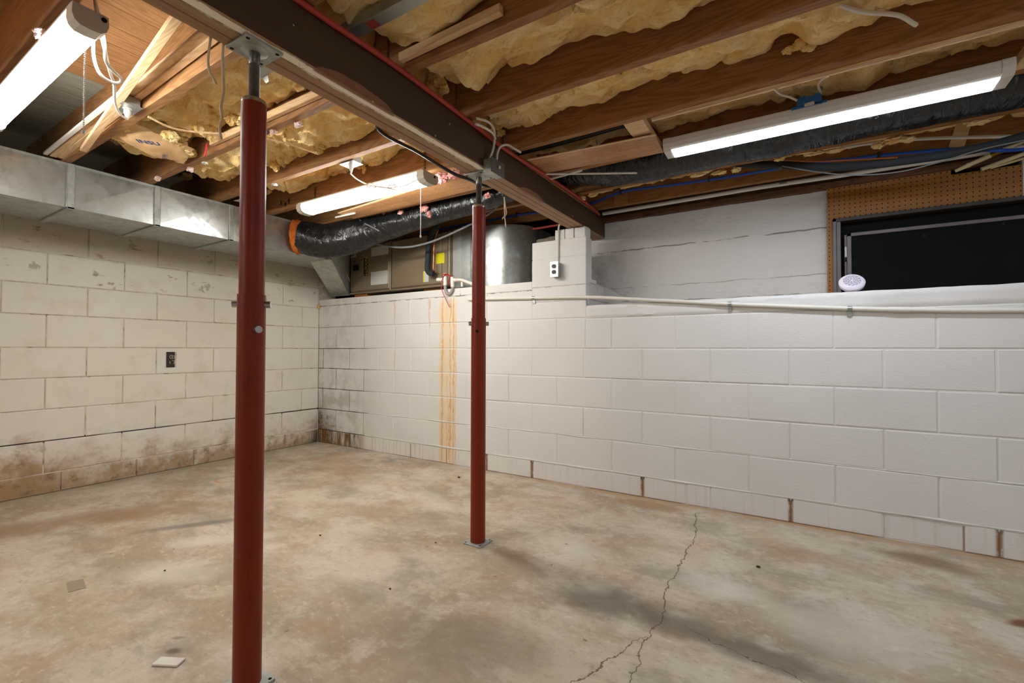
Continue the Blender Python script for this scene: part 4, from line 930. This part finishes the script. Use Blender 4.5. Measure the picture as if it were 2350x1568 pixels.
win = bpy.data.objects.new('window_1', None); COL.objects.link(win); win.location = (4.8, .44, 1.25); win['kind'] = 'structure'
fx0, fz1 = 4.360, 1.737
part(MB().cbox(fx0, fx0+.018, yp-.022, yp+.07, 1.245, fz1, .002), 'outer_frame', ALU, win); part(MB().cbox(fx0+.018, fx0+.040, yp-.014, yp+.07, 1.245, fz1-.018, .002), 'frame_jamb', ALU, win)
part(MB().cbox(fx0, 6.2, yp-.022, yp+.07, fz1-.020, fz1, .002), 'frame_head', ALUD, win)
part(MB().box(4.395, 6.2, yp+.055, yp+.060, 1.24, 1.72), 'pane', mat_glass(), win)
part(MB().cbox(4.418, 4.430, yp+.004, yp+.022, 1.245, 1.638, .002), 'sash_track', ALU, win); part(MB().cbox(4.430, 4.452, yp-.002, yp+.024, 1.245, 1.645, .002), 'sash_stile', ALU, win)
part(MB().cbox(4.430, 6.2, yp-.002, yp+.024, 1.625, 1.645, .002), 'sash_rail', ALU, win)
part(MB().box(4.452, 6.2, yp+.014, yp+.018, 1.24, 1.626), 'pane', mat_glass(), win)
sk = part(MB().box(4.4195, 4.4295, yp+.0030, yp+.0038, 1.505, 1.565), 'sticker', LBLW, win); part(MB().box(4.4195, 4.4295, yp+.0028, yp+.0038, 1.475, 1.500), 'latch_slot', BLACK, win)
# round detector leaning on the ledge
dt = thing('smoke_detector', 'round white slotted detector leaning on the ledge before the window', 'detector', (4.42, .06, 1.255))
Dm = Matrix.Translation((4.42, .045, 1.303)) @ Matrix.Rotation(R(52), 4, 'X')
DETW = plain('lavender_white_plastic', (222, 214, 224), .4, var=.02)
db = MB().lathe((0, 0, 0), [(0, .017), (.035, .0165), (.052, .012), (.058, .004), (.056, -.012), (.05, -.018), (0, -.018)], 40); db.v = [tuple(Dm @ Vector(v)) for v in db.v]
part(db, 'body', DETW, dt, True)
sl = MB()
for j, rr in enumerate((.010, .0165, .023, .0295, .036)):
    nseg = 5+j*2
    for k in range(nseg):
        a0 = 2*math.pi*(k+.12)/nseg+j*.4; a1 = 2*math.pi*(k+.88)/nseg+j*.4; st = 4
        P_ = [(rr-.0014, a0+(a1-a0)*i/st) for i in range(st+1)]+[(rr+.0014, a1-(a1-a0)*i/st) for i in range(st+1)]
        zz = .0172 if rr < .034 else .0166
        sl.poly([Dm @ Vector((r_*math.cos(t_), r_*math.sin(t_), zz)) for r_, t_ in P_], [tuple(range(len(P_)))])
part(sl, 'sounder_slots', plain('slot_grey', (92, 80, 86), .6), dt, kind='stuff')
# bamboo rods stored over the pegboard
BAMB = plain('bamboo', (226, 206, 160), .45, var=.1)
rd = thing('bamboo_rod', 'pale jointed rod with brass ferrule stored above the pegboard', 'rod', (5.0, .3, 1.92))
A0, A1 = at(2192, 393, 'y', .36), at(2300, 345, 'y', .30); dv = (A1-A0)
part(MB().tube([A0, A0+dv*.25, A0+dv*.78], [.008, .011, .012], 12), 'shaft', BAMB, rd, True)
part(MB().tube([A0+dv*.27, A0+dv*.33], .0128, 12), 'joint', BAMB, rd, True)
part(MB().tube([A0+dv*.77, A0+dv*1.02], .0132, 12), 'ferrule', plain('brass', (150, 122, 40), .3, .85), rd, True); part(MB().tube([A0+dv*1.0, A0+dv*1.5], .011, 12), 'butt', BAMB, rd, True)
for k, (a, bq, lab) in enumerate((((2252, 389), (2350, 353), 'second pale rod stored above the pegboard'), ((2273, 386), (2350, 364), 'thin pale rod stored lowest above the pegboard'))):
    A0, A1 = at(*a, 'y', .39), at(*bq, 'y', .385); MB().tube([A0, A0+(A1-A0)*1.6], (.011, .006)[k], 10).build('bamboo_rod', BAMB, None, True, label=lab, cat='rod')

# ------------------------------------------------------------------ conduit on the block wall
cp = [(1.5, -.013, 1.352), (2.102, -.013, 1.344), (2.52, -.013, 1.327), (2.926, -.013, 1.309), (3.231, -.013, 1.28), (3.559, -.013, 1.245), (3.835, -.013, 1.215), (4.113, -.013, 1.189), (4.405, -.013, 1.163), (4.663, -.013, 1.145), (5.033, -.013, 1.127), (6.5, -.013, 1.08)]
cp[0] = (1.93, -.013, 1.349)
cd_ = thing('wall_conduit', 'cream painted conduit clamped across the white block wall', 'conduit', (3.5, -.013, 1.25))
CRM = plain('cream_paint', (222, 217, 204), .4, var=.03)
part(MB().tube(spl(cp, 8), .0115, 14), 'tube', CRM, cd_, True)
part(MB().tube([(4.56, -.013, 1.1515), (4.645, -.013, 1.1462)], .0138, 14), 'coupling', CRM, cd_, True)
for x, z in ((2.528, 1.3268), (3.84, 1.2146), (4.405, 1.163)):
    part(MB().tube([(x-.010, -.013, z), (x+.010, -.013, z)], .0132, 14).cbox(x-.010, x+.010, -.006, .001, z-.042, z-.006, .001), 'strap', GALV, cd_, True)
# outlet on the pier and its cable
ot = thing('pier_outlet', 'metal surface outlet box with two dark sockets on the white pier', 'outlet', (2.715, -.02, 1.46))
part(MB().cbox(2.688, 2.744, -.052, 0, 1.464, 1.566, .004), 'box', GALVD, ot); part(MB().cbox(2.684, 2.748, -.055, -.052, 1.460, 1.570, .001), 'cover', plain('satin_steel', (206, 206, 200), .35, .6), ot)
def socket(o, c, u, v, n, r=.0165):
    c, u, v, n = Vector(c), Vector(u), Vector(v), Vector(n); P_ = []
    for k in range(28):
        th = 2*math.pi*k/28; a, bq = math.cos(th)*r, math.sin(th)*r; bq = max(-r*.83, min(r*.83, bq)); P_.append(c+u*a+v*bq)
    so = part(MB().ext(P_, n*.004), 'socket', plain('dark_socket', (38, 30, 24), .5), o)
    for s in (-1, 1): part(MB().ext([c+n*.0041+u*(s*.006-.001)+v*.001, c+n*.0041+u*(s*.006+.001)+v*.001, c+n*.0041+u*(s*.006+.001)+v*.009, c+n*.0041+u*(s*.006-.001)+v*.009], n*.0003), 'slot', BLACK, so)
socket(ot, (2.716, -.055, 1.536), (1, 0, 0), (0, 0, 1), (0, -1, 0)); socket(ot, (2.716, -.055, 1.495), (1, 0, 0), (0, 0, 1), (0, -1, 0))
pipe('outlet_cable', [Vector((2.724, -.008, 1.566)), Vector((2.725, -.008, 1.70)), Vector((2.728, -.010, 1.80)), Vector((2.74, .0, 1.86))], .0065, CRM, 'cream painted cable from the pier outlet up to the beam', 'cable', 8)
# painted-over outlet on the left wall
ol = thing('wall_outlet', 'dark brown outlet plate with one cracked socket on the stained left wall', 'outlet', (0, -1.31, .86))
DB = plain('brown_bakelite', (46, 36, 28), .4, var=.1)
part(MB().cbox(.0, .007, -1.340, -1.284, .802, .922, .0015), 'plate', DB, ol)
PAINTED = plain('paint_smear', (200, 188, 168), .6, var=.12, bump=.5, bscale=90)
part(MB().ext([(.0005, -1.284, .805), (.0005, -1.273, .803), (.0005, -1.275, .84), (.0005, -1.272, .88), (.0005, -1.270, .905), (.0005, -1.276, .921), (.0005, -1.284, .921)], (.004, 0, 0)), 'broken_edge', PAINTED, ol)
for zc, arcs in ((.883, ((0, 360),)), (.842, ((-60, 95), (150, 230)))):
    for a0, a1 in arcs:
        pts = [(.0075, -1.303+.016*math.cos(R(a0+(a1-a0)*k/22)), zc+max(-.0125, min(.0125, .016*math.sin(R(a0+(a1-a0)*k/22))))) for k in range(23)]
        part(MB().tube(pts, .0018, 6), 'socket_rim', PAINTED, ol, True)
part(MB().cbox(.0065, .0082, -1.306, -1.300, .877, .890, .0004), 'socket_chip', PAINTED, ol)
# switch box on the beam
sb = thing('switch_box', 'metal switch box with ivory toggle on the beam above the farther post', 'switch', (2.93, -1.14, 1.79))
part(MB().cbox(2.9105, 2.958, -1.195, -1.090, 1.785, 1.848, .003), 'box', GALVD, sb); part(MB().cbox(2.958, 2.961, -1.200, -1.085, 1.780, 1.852, .001), 'cover', plain('scuffed_steel', (110, 104, 98), .4, .7), sb)
part(MB().cbox(2.961, 2.972, -1.146, -1.134, 1.810, 1.824, .002), 'toggle', plain('ivory', (226, 206, 160), .4), sb)
S_ = lambda px, py, x=2.955: at(px, py, 'x', x)
pipe('switch_cable', [S_(1123, 366, 2.935), S_(1131, 345, 2.94), S_(1135, 320, 2.945), S_(1133, 297, 2.96), S_(1120, 280, 2.975), S_(1095, 272, 2.985)], .0055, CORD, 'white cable rising from the switch box past the red pipe', 'cable', 8)
pipe('switch_cable', [S_(1140, 368, 2.937), S_(1142, 350, 2.937), S_(1150, 336, 2.945), S_(1165, 333, 2.96), S_(1180, 341, 2.985), S_(1195, 350, 3.0)], .0055, CORD, 'white cable arching from the switch box over the red pipe', 'cable', 8)
pipe('switch_cable', [S_(1092, 285, 2.985), S_(1110, 292, 2.98), S_(1130, 305, 2.97), S_(1137, 318, 2.95)], .0055, CORD, 'short white cable loop behind the red pipe', 'cable', 8)
# ceiling outlet boxes and cords of the shop lights
def ceil_box(c, label):
    x, y, z = c; t = thing('ceiling_outlet', label, 'outlet', c)
    part(MB().cbox(x-.052, x+.052, y-.030, y+.030, z+.002, z+.038, .003), 'box', GALVD, t); part(MB().cbox(x-.058, x+.058, y-.036, y+.036, z-.001, z+.002, .0008), 'cover', GALV, t)
    part(MB().lathe((x, y, z), [(.0, -.003), (.015, -.003), (.0165, -.001)], 18), 'socket', WHITEP, t, True); return t
c1 = (at(292, 250, 'z', 1.985).x, -2.162, 1.986); ceil_box(c1, 'metal outlet box beside the loose wood strips upper left')
c2 = (2.045, -1.257, 1.986); ceil_box(c2, 'metal outlet box under the joist above the chain-hung lamp')
def plug(c, t): part(MB().lathe(c, [(0, -.003), (.012, -.004), (.013, -.020), (.008, -.034), (.005, -.046), (0, -.046)], 14), 'plug', WHITEP, t, True)
L1 = lambda px, py, y=-2.43: at(px, py, 'y', y)
t = thing('lamp_cord', 'looped white cord from the upper left lamp to its ceiling outlet', 'cord', (2.3, -2.43, 1.9)); plug(c1, t)
part(MB().tube(spl([Vector(c1)+Vector((0, 0, -.045)), L1(276, 262, -2.2), L1(264, 236, -2.25), L1(262, 195, -2.33), L1(252, 165, -2.38), L1(242, 120, -2.41), L1(234, 90, -2.41), L1(224, 45), L1(218, 2), L1(216, -8)], 8), .0048, 8), 'cord', CORD, t, True)
part(MB().tube(spl([L1(218, 2, -2.425), L1(232, 55, -2.42), L1(240, 100, -2.42), L1(243, 140, -2.41), L1(262, 165, -2.38), L1(278, 180, -2.36), L1(274, 190, -2.36), L1(255, 188, -2.38), L1(230, 170, -2.41), L1(216, 135, -2.425), L1(214, 90, -2.43), L1(215, 45, -2.44)], 8), .0048, 8), 'cord', CORD, t, True)
L2 = lambda px, py, y=-1.13: at(px, py, 'y', y)
t = thing('lamp_cord', 'bundled white cord hanging before the chain-hung lamp', 'cord', (2.1, -1.13, 1.9)); plug(c2, t)
part(MB().tube(spl([Vector(c2)+Vector((0, 0, -.045)), L2(806, 400, -1.25), L2(820, 412, -1.2), L2(842, 423), L2(862, 428), L2(890, 432), L2(908, 436)], 8), .0042, 8), 'cord', CORD, t, True)
part(MB().tube(spl([L2(845, 424), L2(842, 430), L2(852, 432), L2(862, 430), L2(858, 423), L2(848, 421), L2(843, 427), L2(868, 428), L2(893, 431), L2(908, 429), L2(908, 425), L2(895, 425), L2(890, 430)], 8), .0034, 8), 'coil', CORD, t, True)
part(MB().tube(spl([L2(910, 430), L2(930, 426), L2(950, 416), L2(972, 408)], 8), .003, 8), 'cord', CORD, t, True)
# blue junction box over the LED light
jb = thing('junction_box', 'blue plastic junction box with white label above the LED strip light', 'junction box', (4.2, -.68, 1.99))
BLU = plain('blue_plastic', (40, 104, 172), .45, var=.05); yq = -.664
pz = [at(*p, 'y', yq) for p in ((1828, 246), (1829, 226), (1839, 224), (1841, 221), (1848, 219), (1849, 222), (1868, 219), (1869, 214), (1883, 213), (1886, 219), (1886, 236))]
part(MB().ext(pz, (0, .058, 0)), 'box', BLU, jb); a_, b_ = at(1816, 253, 'y', yq), at(1898, 233, 'y', yq)
part(MB().ext([(a_.x, yq, a_.z), (b_.x, yq, a_.z+.004), (b_.x, yq, b_.z*.25+a_.z*.75+.010), (a_.x, yq, a_.z+.008)], (0, .03, 0)), 'mounting_flange', BLU, jb)
P_ = [at(*p, 'y', yq-.0012) for p in ((1846, 244), (1846, 238), (1867, 232), (1869, 234), (1869, 239), (1849, 245))]; part(MB().ext(P_, (0, .001, 0)), 'sticker', LBLW, jb)
pipe('box_cable', [at(1776, 203, 'y', -.78), at(1790, 216, 'y', -.72), at(1812, 223, 'y', -.68), at(1829, 231, 'y', -.66)], .0048, CORD, 'white cable entering the blue box from the left', 'cable', 8)
pipe('box_cable', [at(1903, 173, 'y', -.80), at(1885, 183, 'y', -.74), at(1878, 197, 'y', -.68), at(1884, 216, 'y', -.64)], .0048, CORD, 'white cable curling into the blue box from above', 'cable', 8)
pipe('box_cable', [at(1515, 275, 'y', -.72), at(1545, 260, 'y', -.76), at(1565, 250, 'y', -.80)], .004, CORD, 'short white cable left of the LED light', 'cable', 8)
pipe('box_cable', [at(1372, 300, 'y', -.6), at(1368, 315, 'y', -.6), at(1370, 332, 'y', -.6)], .005, CORD, 'short white cable loop above the laminate board', 'cable', 8)
# ------------------------------------------------------------------ twine, scraps and litter
TW = plain('twine', (222, 198, 160), .9, var=.15)
X_ = lambda px, py, x=2.772: at(px, py, 'x', x)
pipe('twine', [X_(484, 82), X_(481, 105), X_(478, 130), X_(478, 150), X_(482, 168), X_(490, 180), X_(496, 194)], .0035, TW, 'short twine end hanging from the beam left of the post plate', 'string', 6)
pipe('twine', [X_(513, 95), X_(511, 130), X_(512, 170), X_(513, 210), X_(507, 245), X_(509, 270), X_(504, 295), X_(508, 320)], .0038, TW, 'long twine hanging from the beam left of the nearer post', 'string', 6)
pipe('twine', [at(1157, 452, 'x', 2.78), at(1160, 475, 'x', 2.78), at(1162, 490, 'x', 2.78), at(1153, 502, 'x', 2.78)], .0035, TW, 'frayed twine knotted under the beam by the farther post', 'string', 6)
pipe('twine', [at(1158, 453, 'x', 2.776), at(1158, 490, 'x', 2.776), at(1161, 522, 'x', 2.776)], .0030, TW, 'thin straight twine hanging under the beam by the farther post', 'string', 6)
MB().ext([at(*p, 'z', 0) for p in ((152, 1338), (191, 1329), (198, 1350), (157, 1360))], (0, 0, .0016)).build('cardboard_scrap', plain('grey_cardboard', (150, 136, 112), .8), label='small tan cardboard square lying on the concrete floor', cat='scrap')
Mq = Matrix.Translation((2.553, -2.312, .0062)) @ Matrix.Rotation(R(28), 4, 'Z')
MB().cbox(-.040, .040, -.018, .018, -.006, .001, .0020, Mq).build('foam_scrap', plain('white_foam', (214, 208, 196), .8), label='small white foam scrap on the floor near the nearer post', cat='scrap')
for k, (px, py, s_) in enumerate(((1053, 1097, .012), (378, 1311, .006), (895, 1353, .006), (1000, 1247, .006), (735, 1230, .007), (1740, 1303, .010))):
    q = at(px, py, 'z', 0); MB().ball((q.x, q.y, s_*.45), (s_, s_*.8, s_*.5), 8, 6, lambda d: .85+.3*noise.noise(d*3+Vector((k, 0, 0)))).build('debris_crumb', plain('dark_debris', (70, 54, 38), .9), None, True, label=('brown crumb on the floor beside the farther post', 'dark crumb on the floor left of the nearer post', 'dark crumb on the floor right of the nearer post', 'tiny crumb on the floor before the farther post', 'brownish crumb on the floor between the posts', 'dark crumb on the floor right of the long crack')[k], cat='debris')
# marks: red clip on joist, black smudges
q = at(473, 343, 'y', -1.785); MB().cbox(-.006, .006, -.004, .004, -.035, .03, .002, Matrix.Translation(q) @ Matrix.Rotation(R(20), 4, 'Y')).build('red_clip', plain('bright_red', (200, 40, 20), .5), label='small red plastic clip on the joist left of the nearer post', cat='clip')
for px, py, rx, rz in ((645, 466, .008, .020), (655, 469, .011, .016), (663, 461, .010, .022)):
    q = at(px, py, 'y', LY[3]-.0196); jo = [o for o in bpy.data.objects if o.get('label') == 'brown wooden floor joist left of the beam, fourth from the far wall'][0]
    part(MB().ext([(q.x+rx*math.cos(t*.45)*(1+.2*math.sin(t*2.3)), q.y, q.z+rz*math.sin(t*.45)) for t in range(14)], (0, .0005, 0)), 'ink_mark', INKB, jo)
MB().ball((.010, -.014, 1.385), (.016, .016, .026), 12, 9, lambda d: .9+.25*noise.noise(d*2)).build('foam_blob', plain('aged_foam', (206, 172, 92), .7), None, True, label='small yellow foam blob in the corner of the two block walls', cat='foam')
sp = [at(px, py, 'x', .72) for px, py in ((535, 461), (556, 455), (600, 440), (606, 478), (580, 470), (560, 466))]
MB().ext(sp, (.004, 0, 0)).build('paper_scrap', plain('white_paper', (226, 222, 212), .7), label='white paper scrap standing on the duct edge behind the nearer post', cat='scrap')
